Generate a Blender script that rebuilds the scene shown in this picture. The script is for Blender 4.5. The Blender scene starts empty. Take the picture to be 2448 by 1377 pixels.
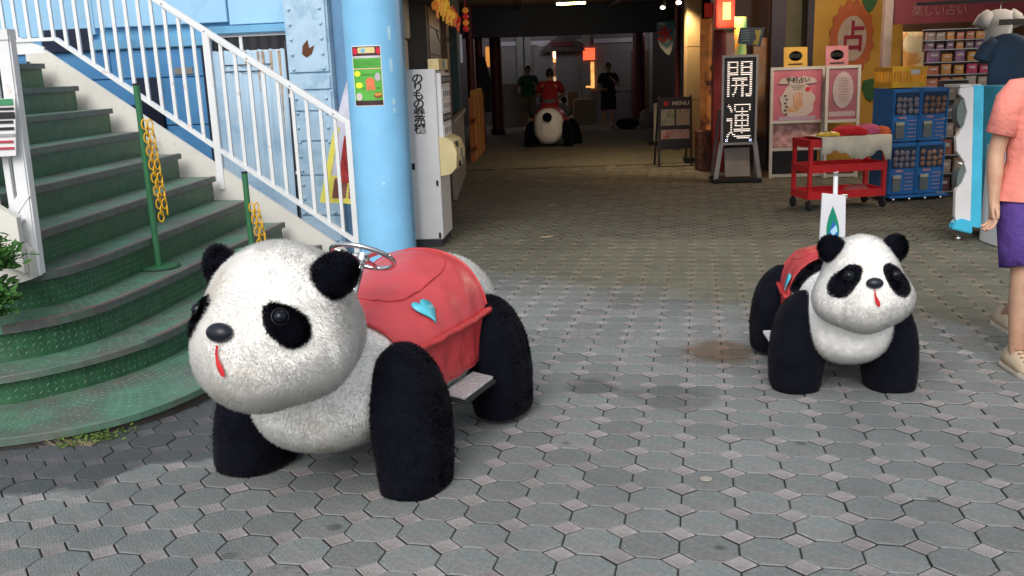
import bpy, bmesh, math, random
import numpy as np
from mathutils import Vector, Matrix
from mathutils.bvhtree import BVHTree
R = math.radians
rng = random.Random(7)
nrg = np.random.default_rng(5)
S = bpy.context.scene
C = S.collection

# ------------------------------------------------------------------ camera
FPX, PIT, ROLL, CZ = 2215.0, R(13.42), R(-2.0), 1.664
cp, sp, cr, sr = math.cos(PIT), math.sin(PIT), math.cos(ROLL), math.sin(ROLL)
cam = bpy.data.objects.new('camera', bpy.data.cameras.new('camera')); C.objects.link(cam)
right = Vector((cr, sr*sp, sr*cp)); up = Vector((-sr, cr*sp, cr*cp)); fw = Vector((0, cp, -sp))
M = Matrix((right, up, -fw)).transposed().to_4x4(); M.translation = (0, 0, CZ)
cam.matrix_world = M
cam.data.sensor_width = 36; cam.data.lens = 36*FPX/2448
cam.data.clip_start = .05; cam.data.clip_end = 400
S.camera = cam
# ------------------------------------------------------------------ sky, sun, exposure
W = bpy.data.worlds.new("World"); S.world = W; W.use_nodes = True
nt = W.node_tree; bg = nt.nodes['Background']
sky = nt.nodes.new('ShaderNodeTexSky'); sky.sky_type = 'NISHITA'; sky.sun_disc = False
sky.sun_elevation = R(42); sky.sun_rotation = R(193.5); sky.air_density = 1.0; sky.dust_density = 2.5
hs = nt.nodes.new('ShaderNodeHueSaturation'); hs.inputs['Saturation'].default_value = .30
nt.links.new(sky.outputs[0], hs.inputs['Color']); nt.links.new(hs.outputs[0], bg.inputs[0])
bg.inputs[1].default_value = .13
sl = bpy.data.lights.new('sun', 'SUN'); sl.energy = 1.3; sl.angle = R(35); sl.color = (1, .97, .92)
so = bpy.data.objects.new('sun', sl); C.objects.link(so)
so.rotation_euler = Vector((.18, .72, -.67)).to_track_quat('-Z', 'Y').to_euler()
S.view_settings.view_transform = 'Standard'; S.view_settings.look = 'None'
S.view_settings.gamma = 1; S.view_settings.exposure = .48

# ------------------------------------------------------------------ layout helpers
def gz(Y):
    t = min(Y/1.5-2, 9.2175/1.5-2)
    return (-1-.0527276*t+.00424024*1.5*t*t)*1.5+CZ
def ray(x, y):
    dx, dy = x-1224, y-688.5
    xi, yi = cr*dx+sr*dy, -sr*dx+cr*dy
    return Vector((xi/FPX, cp-yi/FPX*sp, -sp-yi/FPX*cp))
def at(x, y, Y):
    d = ray(x, y)*(1.0); t = Y/d.y
    return Vector((d.x*t, Y, d.z*t+CZ))
def onz(x, y, z):
    d = ray(x, y); t = (z-CZ)/d.z
    return Vector((d.x*t, d.y*t, z))
def onplane(x, y, p, dr):
    d = ray(x, y); n = Vector((-dr[1], dr[0])); t = (p[0]*n.x+p[1]*n.y)/(d.x*n.x+d.y*n.y)
    P = d*t; return (P.x-p[0])*dr[0]+(P.y-p[1])*dr[1], P.z+CZ
def ground(x, y):
    z = 0
    for _ in range(30):
        P = onz(x, y, z); z = gz(P.y)
    return P

# ------------------------------------------------------------------ materials
MATS = {}
def mat(name, col, rough=.6, metal=0., var=.12, vs=6., bump=.0, bs=60., emit=0., spec=.4, col2=None, c2s=3., c2t=(.5, .65), rnd=0., alpha=1., coat=0., sheen=0., trans=0., bd=.01):
    if name in MATS: return MATS[name]
    m = bpy.data.materials.new(name); m.use_nodes = True; t = m.node_tree; L = t.links
    b = t.nodes['Principled BSDF']; N = t.nodes.new
    b.inputs['Roughness'].default_value = rough; b.inputs['Metallic'].default_value = metal
    b.inputs['Specular IOR Level'].default_value = spec
    if coat: b.inputs['Coat Weight'].default_value = coat; b.inputs['Coat Roughness'].default_value = .15
    if sheen: b.inputs['Sheen Weight'].default_value = sheen
    if trans: b.inputs['Transmission Weight'].default_value = trans
    geo = N('ShaderNodeNewGeometry'); tc = N('ShaderNodeTexCoord')
    n1 = N('ShaderNodeTexNoise'); n1.inputs['Scale'].default_value = vs; n1.inputs['Detail'].default_value = 6
    L.new(tc.outputs['Object'], n1.inputs['Vector'])
    mr = N('ShaderNodeMapRange'); mr.inputs['From Min'].default_value = .3; mr.inputs['From Max'].default_value = .7
    mr.inputs['To Min'].default_value = 1-var; mr.inputs['To Max'].default_value = 1+var
    L.new(n1.outputs['Fac'], mr.inputs['Value'])
    cur = N('ShaderNodeRGB'); cur.outputs[0].default_value = (*col, 1); out = cur.outputs[0]
    if col2 is not None:
        n2 = N('ShaderNodeTexNoise'); n2.inputs['Scale'].default_value = c2s; n2.inputs['Detail'].default_value = 8; n2.inputs['Roughness'].default_value = .65
        L.new(tc.outputs['Object'], n2.inputs['Vector'])
        r2 = N('ShaderNodeMapRange'); r2.inputs['From Min'].default_value = c2t[0]; r2.inputs['From Max'].default_value = c2t[1]
        L.new(n2.outputs['Fac'], r2.inputs['Value'])
        mx = N('ShaderNodeMix'); mx.data_type = 'RGBA'; L.new(r2.outputs[0], mx.inputs[0]); L.new(out, mx.inputs[6]); mx.inputs[7].default_value = (*col2, 1)
        out = mx.outputs[2]
    v = N('ShaderNodeVectorMath'); v.operation = 'SCALE'; L.new(out, v.inputs[0]); L.new(mr.outputs[0], v.inputs['Scale']); out = v.outputs[0]
    if rnd:
        oi = N('ShaderNodeObjectInfo'); ad = N('ShaderNodeMath'); L.new(oi.outputs['Random'], ad.inputs[0]); L.new(geo.outputs['Random Per Island'], ad.inputs[1])
        fr = N('ShaderNodeMath'); fr.operation = 'FRACT'; L.new(ad.outputs[0], fr.inputs[0])
        m2 = N('ShaderNodeMapRange'); m2.inputs['To Min'].default_value = 1-rnd; m2.inputs['To Max'].default_value = 1+rnd
        L.new(fr.outputs[0], m2.inputs['Value'])
        v2 = N('ShaderNodeVectorMath'); v2.operation = 'SCALE'; L.new(out, v2.inputs[0]); L.new(m2.outputs[0], v2.inputs['Scale']); out = v2.outputs[0]
    L.new(out, b.inputs['Base Color'])
    if emit:
        L.new(out, b.inputs['Emission Color']); b.inputs['Emission Strength'].default_value = emit
    if bump:
        nb = N('ShaderNodeTexNoise'); nb.inputs['Scale'].default_value = bs; nb.inputs['Detail'].default_value = 5
        L.new(tc.outputs['Object'], nb.inputs['Vector'])
        bp = N('ShaderNodeBump'); bp.inputs['Strength'].default_value = bump; bp.inputs['Distance'].default_value = bd
        L.new(nb.outputs['Fac'], bp.inputs['Height']); L.new(bp.outputs[0], b.inputs['Normal'])
    MATS[name] = m; return m

def stone_mat(name, col, colb, stain):
    m = mat(name, col, rough=.85, var=.17, vs=42, bump=.8, bs=130, rnd=.13, col2=colb, c2s=7, c2t=(.42, .62), spec=.3)
    t = m.node_tree; L = t.links; N = t.nodes.new; b = t.nodes['Principled BSDF']
    src = b.inputs['Base Color'].links[0].from_socket
    g = N('ShaderNodeNewGeometry')
    # damp and dirt patches (world space) + fine aggregate speckles
    n = N('ShaderNodeTexNoise'); n.inputs['Scale'].default_value = .9; n.inputs['Detail'].default_value = 7; n.inputs['Roughness'].default_value = .6
    L.new(g.outputs['Position'], n.inputs['Vector'])
    r = N('ShaderNodeMapRange'); r.inputs['From Min'].default_value = .50; r.inputs['From Max'].default_value = .66; r.inputs['To Max'].default_value = .6
    L.new(n.outputs['Fac'], r.inputs['Value'])
    mx = N('ShaderNodeMix'); mx.data_type = 'RGBA'; L.new(r.outputs[0], mx.inputs[0]); L.new(src, mx.inputs[6]); mx.inputs[7].default_value = (*stain, 1)
    # olive-brown dirt plus painted shade, starting along the sloping roof edge
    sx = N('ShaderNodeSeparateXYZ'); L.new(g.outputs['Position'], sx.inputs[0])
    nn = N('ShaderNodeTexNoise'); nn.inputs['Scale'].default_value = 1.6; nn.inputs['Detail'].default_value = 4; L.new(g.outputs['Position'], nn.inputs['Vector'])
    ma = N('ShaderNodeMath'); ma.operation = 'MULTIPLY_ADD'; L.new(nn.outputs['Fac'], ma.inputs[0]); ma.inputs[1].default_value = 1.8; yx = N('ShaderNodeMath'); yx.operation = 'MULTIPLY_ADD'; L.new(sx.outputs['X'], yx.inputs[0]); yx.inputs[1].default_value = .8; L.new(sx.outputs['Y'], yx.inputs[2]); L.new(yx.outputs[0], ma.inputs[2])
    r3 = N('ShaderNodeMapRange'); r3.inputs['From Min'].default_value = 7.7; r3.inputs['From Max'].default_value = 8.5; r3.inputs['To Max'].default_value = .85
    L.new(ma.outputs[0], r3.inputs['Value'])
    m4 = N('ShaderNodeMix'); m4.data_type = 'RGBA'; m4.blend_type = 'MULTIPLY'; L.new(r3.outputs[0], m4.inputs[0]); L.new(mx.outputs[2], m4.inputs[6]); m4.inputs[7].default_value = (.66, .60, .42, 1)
    v = N('ShaderNodeTexVoronoi'); v.inputs['Scale'].default_value = 42; L.new(g.outputs['Position'], v.inputs['Vector'])
    r4 = N('ShaderNodeMapRange'); r4.inputs['From Min'].default_value = .06; r4.inputs['From Max'].default_value = .10; r4.inputs['To Min'].default_value = 1.; r4.inputs['To Max'].default_value = 0
    L.new(v.outputs['Distance'], r4.inputs['Value'])
    w = N('ShaderNodeTexWhiteNoise'); L.new(v.outputs['Position'], w.inputs['Vector'])
    gt = N('ShaderNodeMath'); gt.operation = 'GREATER_THAN'; gt.inputs[1].default_value = .93; L.new(w.outputs['Value'], gt.inputs[0])
    mu = N('ShaderNodeMath'); mu.operation = 'MULTIPLY'; L.new(gt.outputs[0], mu.inputs[0]); L.new(r4.outputs[0], mu.inputs[1])
    m5 = N('ShaderNodeMix'); m5.data_type = 'RGBA'; L.new(mu.outputs[0], m5.inputs[0]); L.new(m4.outputs[2], m5.inputs[6]); m5.inputs[7].default_value = (.6, .6, .58, 1)
    prev = m5.outputs[2]
    # wet dirty ground below the stairs and a few stains with their own outline
    nz = N('ShaderNodeTexNoise'); nz.inputs['Scale'].default_value = 3.2; nz.inputs['Detail'].default_value = 6; L.new(g.outputs['Position'], nz.inputs['Vector'])
    def math_(op, a_, b_):
        q = N('ShaderNodeMath'); q.operation = op
        for i_, v_ in enumerate((a_, b_)):
            if isinstance(v_, (int, float)): q.inputs[i_].default_value = v_
            else: L.new(v_, q.inputs[i_])
        return q.outputs[0]
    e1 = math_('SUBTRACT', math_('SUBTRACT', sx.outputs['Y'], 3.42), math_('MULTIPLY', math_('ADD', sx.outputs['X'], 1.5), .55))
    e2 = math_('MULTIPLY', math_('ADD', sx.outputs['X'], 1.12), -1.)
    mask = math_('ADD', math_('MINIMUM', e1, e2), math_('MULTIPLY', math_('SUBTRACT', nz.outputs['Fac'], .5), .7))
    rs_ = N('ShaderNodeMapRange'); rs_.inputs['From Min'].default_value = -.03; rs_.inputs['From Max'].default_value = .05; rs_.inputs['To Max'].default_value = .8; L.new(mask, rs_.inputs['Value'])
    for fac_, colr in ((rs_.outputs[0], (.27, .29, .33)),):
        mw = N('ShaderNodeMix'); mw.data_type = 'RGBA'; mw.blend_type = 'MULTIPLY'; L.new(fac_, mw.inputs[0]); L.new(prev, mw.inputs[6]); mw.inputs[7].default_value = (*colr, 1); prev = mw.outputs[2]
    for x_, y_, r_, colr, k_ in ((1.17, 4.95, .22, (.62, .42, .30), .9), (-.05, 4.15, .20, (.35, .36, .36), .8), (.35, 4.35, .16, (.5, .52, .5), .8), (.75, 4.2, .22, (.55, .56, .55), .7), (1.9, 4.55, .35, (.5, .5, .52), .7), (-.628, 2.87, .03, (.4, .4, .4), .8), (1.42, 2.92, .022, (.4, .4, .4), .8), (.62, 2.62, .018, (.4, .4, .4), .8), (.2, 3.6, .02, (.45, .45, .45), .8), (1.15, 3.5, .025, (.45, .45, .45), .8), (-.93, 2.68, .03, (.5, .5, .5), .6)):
        cv = N('ShaderNodeCombineXYZ'); cv.inputs[0].default_value = x_; cv.inputs[1].default_value = y_
        sxy = N('ShaderNodeVectorMath'); sxy.operation = 'MULTIPLY'; sxy.inputs[1].default_value = (1, 1, 0); L.new(g.outputs['Position'], sxy.inputs[0])
        ds = N('ShaderNodeVectorMath'); ds.operation = 'DISTANCE'; L.new(sxy.outputs[0], ds.inputs[0]); L.new(cv.outputs[0], ds.inputs[1])
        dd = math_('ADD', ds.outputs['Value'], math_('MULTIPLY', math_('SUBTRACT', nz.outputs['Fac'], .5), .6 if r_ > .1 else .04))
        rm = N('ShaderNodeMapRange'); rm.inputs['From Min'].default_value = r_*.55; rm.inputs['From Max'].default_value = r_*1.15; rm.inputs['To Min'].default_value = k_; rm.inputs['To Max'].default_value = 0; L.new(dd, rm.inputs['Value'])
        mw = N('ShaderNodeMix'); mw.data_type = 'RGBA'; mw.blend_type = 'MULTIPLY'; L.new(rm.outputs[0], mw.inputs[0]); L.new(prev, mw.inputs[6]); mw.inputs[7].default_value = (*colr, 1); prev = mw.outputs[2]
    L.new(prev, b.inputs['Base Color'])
    rr = N('ShaderNodeMapRange'); rr.inputs['To Min'].default_value = .85; rr.inputs['To Max'].default_value = .6; L.new(r.outputs[0], rr.inputs['Value']); L.new(rr.outputs[0], b.inputs['Roughness'])
    return m

def P(name, col, **k): return mat(name, col, **k)
white = mat('white_paint', (.74, .75, .76), rough=.45, var=.05, bump=.08, bs=30, col2=(.42, .28, .18), c2s=6, c2t=(.62, .76))
cream = mat('cream_paint', (.66, .61, .52), rough=.5, var=.08)
black = mat('black_plastic', (.015, .015, .017), rough=.4)
dark = mat('dark_wall', (.035, .036, .045), rough=.7, var=.2)
chrome = mat('chrome', (.75, .75, .76), rough=.12, metal=1, var=.03)
steel = mat('grey_metal', (.30, .30, .31), rough=.35, metal=.7, var=.1)
redp = mat('red_paint', (.60, .022, .028), rough=.35, coat=.3)
bluep = mat('blue_plastic', (.025, .17, .48), rough=.35, coat=.2)
cyan = mat('cyan_plastic', (.06, .46, .68), rough=.35)
offw = mat('off_white_plastic', (.66, .65, .66), rough=.4, var=.04)
paper = mat('white_paper', (.72, .72, .72), rough=.7, var=.03)
ink = mat('black_ink', (.02, .02, .02), rough=.6)
maroon = mat('maroon_paint', (.10, .012, .018), rough=.5)
darkred = mat('dark_red_column', (.095, .018, .022), rough=.5)
yellow = mat('yellow_plastic', (.75, .42, .03), rough=.4)
rubber = mat('rubber', (.02, .02, .02), rough=.8)
skin = mat('skin', (.50, .30, .20), rough=.5, var=.10, vs=12, bump=.2, bs=70, col2=(.42, .21, .14), c2s=9, c2t=(.45, .75))
hairm = mat('black_hair', (.012, .010, .010), rough=.5)

# ------------------------------------------------------------------ mesh builder
class MB:
    def __init__(s): s.v = []; s.f = []; s.mi = []; s.cur = 0; s.T = Matrix()
    def add(s, vs, fs):
        o = len(s.v); s.v += [tuple(s.T @ Vector(v)) for v in vs]
        s.f += [tuple(i+o for i in f) for f in fs]; s.mi += [s.cur]*len(fs); return s
    def box(s, c, d, rz=0, rx=0, ry=0):
        m = Matrix.Translation(c) @ Matrix.Rotation(rz, 4, 'Z') @ Matrix.Rotation(ry, 4, 'Y') @ Matrix.Rotation(rx, 4, 'X')
        x, y, z = [q/2 for q in d]
        vs = [m @ Vector(p) for p in ((-x,-y,-z),(x,-y,-z),(x,y,-z),(-x,y,-z),(-x,-y,z),(x,-y,z),(x,y,z),(-x,y,z))]
        return s.add(vs, [(0,3,2,1),(4,5,6,7),(0,1,5,4),(1,2,6,5),(2,3,7,6),(3,0,4,7)])
    def bar(s, a, b, w, h=None, upv=(0, 0, 1)):
        a, b = Vector(a), Vector(b); h = h or w; d = (b-a); l = d.length; d.normalize(); u = Vector(upv)
        if abs(d.dot(u)) > .98: u = Vector((1, 0, 0))
        x = d.cross(u).normalized(); y = x.cross(d)
        vs = [p+x*i*w/2+y*j*h/2 for p in (a, b) for i, j in ((-1,-1),(1,-1),(1,1),(-1,1))]
        return s.add(vs, [(3,2,1,0),(4,5,6,7),(0,1,5,4),(1,2,6,5),(2,3,7,6),(3,0,4,7)])
    def tube(s, pts, r, n=10, closed=False):
        pts = [Vector(p) for p in pts]; k = len(pts); rs = r if hasattr(r, '__len__') else [r]*k
        vs = []; pu = None
        for i, p in enumerate(pts):
            if closed: d = pts[(i+1) % k]-pts[i-1]
            else: d = pts[min(i+1, k-1)]-pts[max(i-1, 0)]
            d.normalize()
            if pu is None: pu = d.orthogonal().normalized()
            pu = (pu-d*pu.dot(d)).normalized(); w = d.cross(pu)
            vs += [p+(pu*math.cos(2*math.pi*j/n)+w*math.sin(2*math.pi*j/n))*rs[i] for j in range(n)]
        fs = [(i*n+j, i*n+(j+1) % n, (i+1)*n+(j+1) % n, (i+1)*n+j) for i in range(k-1) for j in range(n)]
        if closed: fs += [((k-1)*n+j, (k-1)*n+(j+1) % n, (j+1) % n, j) for j in range(n)]
        else: fs += [tuple(range(n-1, -1, -1)), tuple((k-1)*n+j for j in range(n))]
        return s.add(vs, fs)
    def cyl(s, a, b, r, n=16, r2=None): return s.tube([a, b], [r, r if r2 is None else r2], n)
    def disc(s, c, r, axis='z', n=20, h=.01, sx=1., sy=1.):
        c = Vector(c); ax = {'x': (Vector((0,1,0)), Vector((0,0,1))), 'y': (Vector((-1,0,0)), Vector((0,0,1))), 'z': (Vector((1,0,0)), Vector((0,1,0)))}[axis]
        d = ax[0].cross(ax[1]); vs = []
        for e in (0, 1): vs += [c+d*h*e+ax[0]*math.cos(2*math.pi*j/n)*r*sx+ax[1]*math.sin(2*math.pi*j/n)*r*sy for j in range(n)]
        return s.add(vs, [tuple(range(n-1, -1, -1)), tuple(range(n, 2*n))]+[(j, (j+1) % n, n+(j+1) % n, n+j) for j in range(n)])
    def ball(s, c, r, n=12, sc=(1, 1, 1)):
        c = Vector(c); m = n//2; vs = [c+Vector((0, 0, -r*sc[2]))]
        for i in range(1, m):
            a = -math.pi/2+math.pi*i/m
            vs += [c+Vector((math.cos(a)*math.cos(2*math.pi*j/n)*r*sc[0], math.cos(a)*math.sin(2*math.pi*j/n)*r*sc[1], math.sin(a)*r*sc[2])) for j in range(n)]
        vs.append(c+Vector((0, 0, r*sc[2]))); t = len(vs)-1
        fs = [(0, 1+(j+1) % n, 1+j) for j in range(n)]+[(t, 1+(m-2)*n+j, 1+(m-2)*n+(j+1) % n) for j in range(n)]
        fs += [(1+i*n+j, 1+i*n+(j+1) % n, 1+(i+1)*n+(j+1) % n, 1+(i+1)*n+j) for i in range(m-2) for j in range(n)]
        return s.add(vs, fs)
    def prism(s, poly, d):   # poly: 3D points of a planar outline, d: thickness vector
        d = Vector(d); n = len(poly); vs = [Vector(p) for p in poly]; vs += [v+d for v in vs]
        return s.add(vs, [tuple(range(n-1, -1, -1)), tuple(range(n, 2*n))]+[(j, (j+1) % n, n+(j+1) % n, n+j) for j in range(n)])
    def loft(s, rings, cap=True, closed=True):
        n = len(rings[0]); vs = [p for r in rings for p in r]; J = n if closed else n-1
        fs = [(i*n+j, i*n+(j+1) % n, (i+1)*n+(j+1) % n, (i+1)*n+j) for i in range(len(rings)-1) for j in range(J)]
        if cap and closed: fs += [tuple(range(n-1, -1, -1)), tuple((len(rings)-1)*n+j for j in range(n))]
        return s.add(vs, fs)
    def build(s, name, m, parent=None, smooth=False, bevel=0., label=None, fix=True):
        me = bpy.data.meshes.new(name); me.from_pydata(s.v, [], s.f)
        for q in (m if isinstance(m, (list, tuple)) else [m]): me.materials.append(q)
        if any(s.mi): me.polygons.foreach_set('material_index', s.mi)
        if fix or bevel:
            bm = bmesh.new(); bm.from_mesh(me)
            if fix: bmesh.ops.recalc_face_normals(bm, faces=bm.faces)
            if bevel: bmesh.ops.bevel(bm, geom=[e for e in bm.edges if len(e.link_faces) == 2 and e.calc_face_angle(0) > .6], offset=bevel, segments=2, affect='EDGES', clamp_overlap=True)
            bm.to_mesh(me); bm.free()
        if smooth:
            me.polygons.foreach_set('use_smooth', [True]*len(me.polygons))
            if smooth != 2:
                try: me.set_sharp_from_angle(angle=R(40))
                except Exception: pass
        o = bpy.data.objects.new(name, me); C.objects.link(o); o.parent = parent
        if label: o['label'] = label
        return o
def thing(name, label, cat, loc=(0, 0, 0), rz=0., group=None, sc=1.):
    o = bpy.data.objects.new(name, None); C.objects.link(o); o.empty_display_size = .1
    o.location = loc; o.rotation_euler = (0, 0, rz); o.scale = (sc,)*3
    o['label'] = label; o['category'] = cat
    if group: o['group'] = group
    return o
def tag(o, label, cat, group=None):
    o['label'] = label; o['category'] = cat
    if group: o['group'] = group
    return o
def struct(o, kind='structure', label=None):
    o['kind'] = kind
    if label: o['label'] = label
    return o
def dup(root, loc, rz=None, label=None):
    r = root.copy(); C.objects.link(r); r.location = loc
    if rz is not None: r.rotation_euler = (0, 0, rz)
    if label: r['label'] = label
    for ch in list(root.children):
        c = ch.copy(); C.objects.link(c); c.parent = r
        for g in ch.children:
            d = g.copy(); C.objects.link(d); d.parent = c
    return r
def text(name, body, m, parent, size, loc, rot=(R(90), 0, 0), ext=.002, vertical=False, sx=1., bold=0., spacing=1.):
    c = bpy.data.curves.new('t', 'FONT'); c.body = '\n'.join(body) if vertical else body
    c.size = size; c.align_x = 'CENTER'; c.align_y = 'CENTER'; c.extrude = ext; c.offset = bold; c.space_line = spacing; c.resolution_u = 3
    o = bpy.data.objects.new('t', c); C.objects.link(o)
    me = bpy.data.meshes.new_from_object(o.evaluated_get(bpy.context.evaluated_depsgraph_get()))
    bpy.data.objects.remove(o); me.materials.clear(); me.materials.append(m)
    q = bpy.data.objects.new(name, me); C.objects.link(q); q.parent = parent; q.location = loc; q.rotation_euler = rot; q.scale = (sx, 1, 1)
    return q

# ================================================================== SETTING
# ---- pavement: octagon and square pavers
YAW, SP = R(-11.621), .18338
LX, LY = -.41981, 2.73231
def latt(i, j): 
    return LX+(math.cos(YAW)*i-math.sin(YAW)*j)*SP, LY+(math.sin(YAW)*i+math.cos(YAW)*j)*SP
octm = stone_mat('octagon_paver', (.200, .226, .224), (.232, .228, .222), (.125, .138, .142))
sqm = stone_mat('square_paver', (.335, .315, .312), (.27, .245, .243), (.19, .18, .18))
grout = mat('grout', (.04, .042, .04), rough=.95, var=.3, vs=20)
g = MB()
ys = [-6, 0, 1.5, 2, 2.5, 3, 3.5, 4, 4.5, 5, 5.5, 6, 6.5, 7, 7.5, 8, 8.5, 9.22, 60]
g.v = [(x, y, gz(y)-.010) for y in ys for x in (-30, 30)]; g.f = [(2*i, 2*i+1, 2*i+3, 2*i+2) for i in range(len(ys)-1)]; g.mi = [0]*len(g.f)
pave = struct(g.build('pavement', grout), label='dark joints of the octagonal paving')
def piece(n, rad, rot, ch=.004):
    vs = []
    for r_, z in ((rad-ch, .0), (rad, -ch*.8), (rad, -.02)):
        vs += [(r_*math.cos(rot+2*math.pi*k/n), r_*math.sin(rot+2*math.pi*k/n), z) for k in range(n)]
    fs = [tuple(range(n))]+[(q*n+(k+1) % n, q*n+k, (q+1)*n+k, (q+1)*n+(k+1) % n) for q in (0, 1) for k in range(n)]
    return vs, fs
a_side = SP*.41421; GAP = .0052
Roct = (SP/2-GAP/2)/math.cos(math.pi/8); Rsq = (a_side/2-GAP/2)*math.sqrt(2)
ov, of = piece(8, Roct, math.pi/8); sv, sf = piece(4, Rsq, 0)
def px_of(x, y, z):
    z -= CZ; zc = y*cp-z*sp; yc = y*sp+z*cp
    xi, yi = FPX*x/max(zc, .01), -FPX*yc/max(zc, .01)
    return 1224+cr*xi-sr*yi, 688.5+sr*xi+cr*yi
octs, sqs = [], []
for i in range(-70, 75):
    for j in range(-14, 90):
        for lst, off in ((octs, .5), (sqs, 0)):
            x, y = latt(i+off, j+off)
            if y < 1.6 or y > 15.5: continue
            u, v = px_of(x, y, gz(y))
            if -250 < u < 2700 and 300 < v < 1650: 
                # under the stair plinth nothing is laid
                if x < -2.35 and y > 3.95 and y < 7.0: continue
                vis = 0 if (0 <= u <= 2448 and v <= 1377 and not (u < 700 and v < 950) ) else 1
                lst.append((vis, math.hypot(x, y), x, y))
slope = lambda y: (gz(y+.05)-gz(y-.05))/.1
def lay(lst, name, vs, fs, m, sname):
    me = bpy.data.meshes.new(name); me.from_pydata(vs, [], fs); me.materials.append(m); me.materials.append(grout); ns = len(fs[0]); me.polygons.foreach_set('material_index', [0]*(1+ns)+[1]*ns)
    lst.sort()
    for k, (_, d, x, y) in enumerate(lst[:300]):
        o = bpy.data.objects.new(name, me); C.objects.link(o); o.parent = pave
        o.location = (x, y, gz(y)+rng.uniform(-.0022, .0022)); o.rotation_euler = (math.atan(slope(y))+rng.gauss(0, .004), rng.gauss(0, .005), YAW+rng.gauss(0, .008))
    b = MB()
    for (_, d, x, y) in lst[300:]:
        b.T = Matrix.Translation((x, y, gz(y)+rng.uniform(-.002, .002))) @ Matrix.Rotation(YAW+rng.gauss(0, .008), 4, 'Z') @ Matrix.Rotation(math.atan(slope(y))+rng.gauss(0, .003), 4, 'X')
        n = len(fs[0])
        if d > 9: b.cur = 0; b.add(vs[:n]+[(p[0], p[1], -.012) for p in vs[n:2*n]], [fs[0]]); b.mi += [1]*n; o_ = len(b.v)-2*n; b.f += [tuple(i+o_ for i in f) for f in fs[1:1+n]]
        else: b.add(vs, fs); b.mi[-n:] = [1]*n
    o = b.build(sname, [m, grout], pave, fix=False); o['kind'] = 'stuff'
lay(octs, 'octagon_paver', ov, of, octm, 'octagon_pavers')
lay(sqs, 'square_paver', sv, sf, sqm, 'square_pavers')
farf = MB(); farf.add([(-14, 15.6, .0), (16, 15.6, .0), (16, 42, .0), (-14, 42, .0)], [(0, 1, 2, 3)])
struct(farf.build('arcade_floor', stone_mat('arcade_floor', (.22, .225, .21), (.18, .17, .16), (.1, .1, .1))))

# ---- building masses of the arcade (ceiling, walls)
ceil_m = mat('arcade_ceiling', (.34, .25, .20), rough=.8)
CE = [(-3.1, 9.0), (-.95, 7.7), (1.2, 6.5), (2.6, 5.9), (3.4, 6.0), (11.3, 5.8)]
b = MB(); b.prism([(*p, 2.96) for p in CE]+[(11.3, 39.4, 2.96), (-3.1, 39.4, 2.96)], (0, 0, .28)); struct(b.build('ceiling', ceil_m))
b = MB(); b.prism([(*p, 3.25) for p in CE]+[(11.3, 12, 3.25), (-3.1, 12, 3.25)], (0, 0, 2.6)); struct(b.build('upper_facade', mat('upper_facade', (.25, .30, .34), rough=.7)))
navy = mat('navy_beam', (.025, .035, .06), rough=.6)
beam = MB()
beam.box((2.4, 21.4, 2.63), (9.4, .5, .64)); tag(beam.build('cross_beam', navy), 'dark navy beam crossing under the arcade ceiling beyond the yellow tube lamp', 'beam')
# arcade left wall
wl = thing('arcade_wall', 'dark tiled left wall of the arcade behind the ticket machine', 'wall', (0, 0, 0))
b = MB(); b.box((-.97, 13.4, 1.475), (.3, 6.2, 2.95)); b.build('wall_core', mat('dark_tile', (.07, .065, .065), rough=.5, var=.15), wl)
for k in range(8):
    b = MB(); b.box((-.815, 11.4, .18+k*.30), (.012, 1.7, .285)); b.build('tile_row', mat('tile_row', (.10, .088, .082), rough=.35, var=.2), wl)
brownc = mat('brown_panel', (.17, .12, .085), rough=.6)
b = MB(); b.box((-.80, 13.0, 1.2), (.10, .55, 2.4)); tag(b.build('brown_pilaster', brownc, smooth=False, bevel=.01), 'brown boarded pilaster on the dark left wall of the arcade', 'pilaster')
b = MB(); b.box((-.76, 14.9, 1.15), (.12, .9, 2.3)); tag(b.build('teal_panel', mat('teal_panel', (.03, .07, .085), rough=.6), bevel=.01), 'dark teal wall panel beside the brown pilaster', 'panel')
# beige pillar behind the blue pole
pb = thing('beige_pillar', 'beige rendered pillar standing behind the ticket machine', 'pillar', (-1.19, 10.05, 0))
b = MB(); b.box((0, 0, .99), (.34, .34, 1.98)); b.build('shaft', cream, pb, bevel=.01)
b = MB(); b.box((0, 0, 2.2), (.40, .40, .42)); b.build('capital', cream, pb, bevel=.01)
# fascia with hanging ornaments
fas = thing('lantern_fascia', 'dark fascia board hung with yellow and red festoon ornaments', 'fascia', (0, 0, 0))
b = MB(); b.box((-.74, 12.0, 2.55), (.16, 5.4, .42)); b.build('board', mat('fascia_board', (.035, .04, .04), rough=.7), fas)
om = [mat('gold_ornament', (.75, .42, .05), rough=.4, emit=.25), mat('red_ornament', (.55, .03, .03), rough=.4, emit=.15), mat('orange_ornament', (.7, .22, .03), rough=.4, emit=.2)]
for k in range(30):
    y = 9.45+k*.155; c = om[rng.choice([0, 0, 2]) if y < 12.2 else rng.choice([1, 1, 2])]
    b = MB(); z = 2.32+rng.uniform(-.05, .06)
    b.ball((-.64+rng.uniform(-.02, .02), y, z), .035, 8, (1, 1.2, 1.4)); b.box((-.64, y+.02, z-.07), (.015, .05, .09), rx=rng.uniform(-.5, .5))
    b.cyl((-.64, y, z+.04), (-.64, y, z+.1), .004, 5)
    b.build('ornament', c, fas)
fe = at(1113, 40, 13.8)
b = MB()
for k in range(4): b.ball((fe.x, 13.8, 2.47-k*.085), .045, 8, (1, 1, 1)); b.mi[-48:] = [k % 2]*48
b.cyl((fe.x, 13.8, 2.5), (fe.x, 13.8, 2.6), .005, 5)
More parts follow.
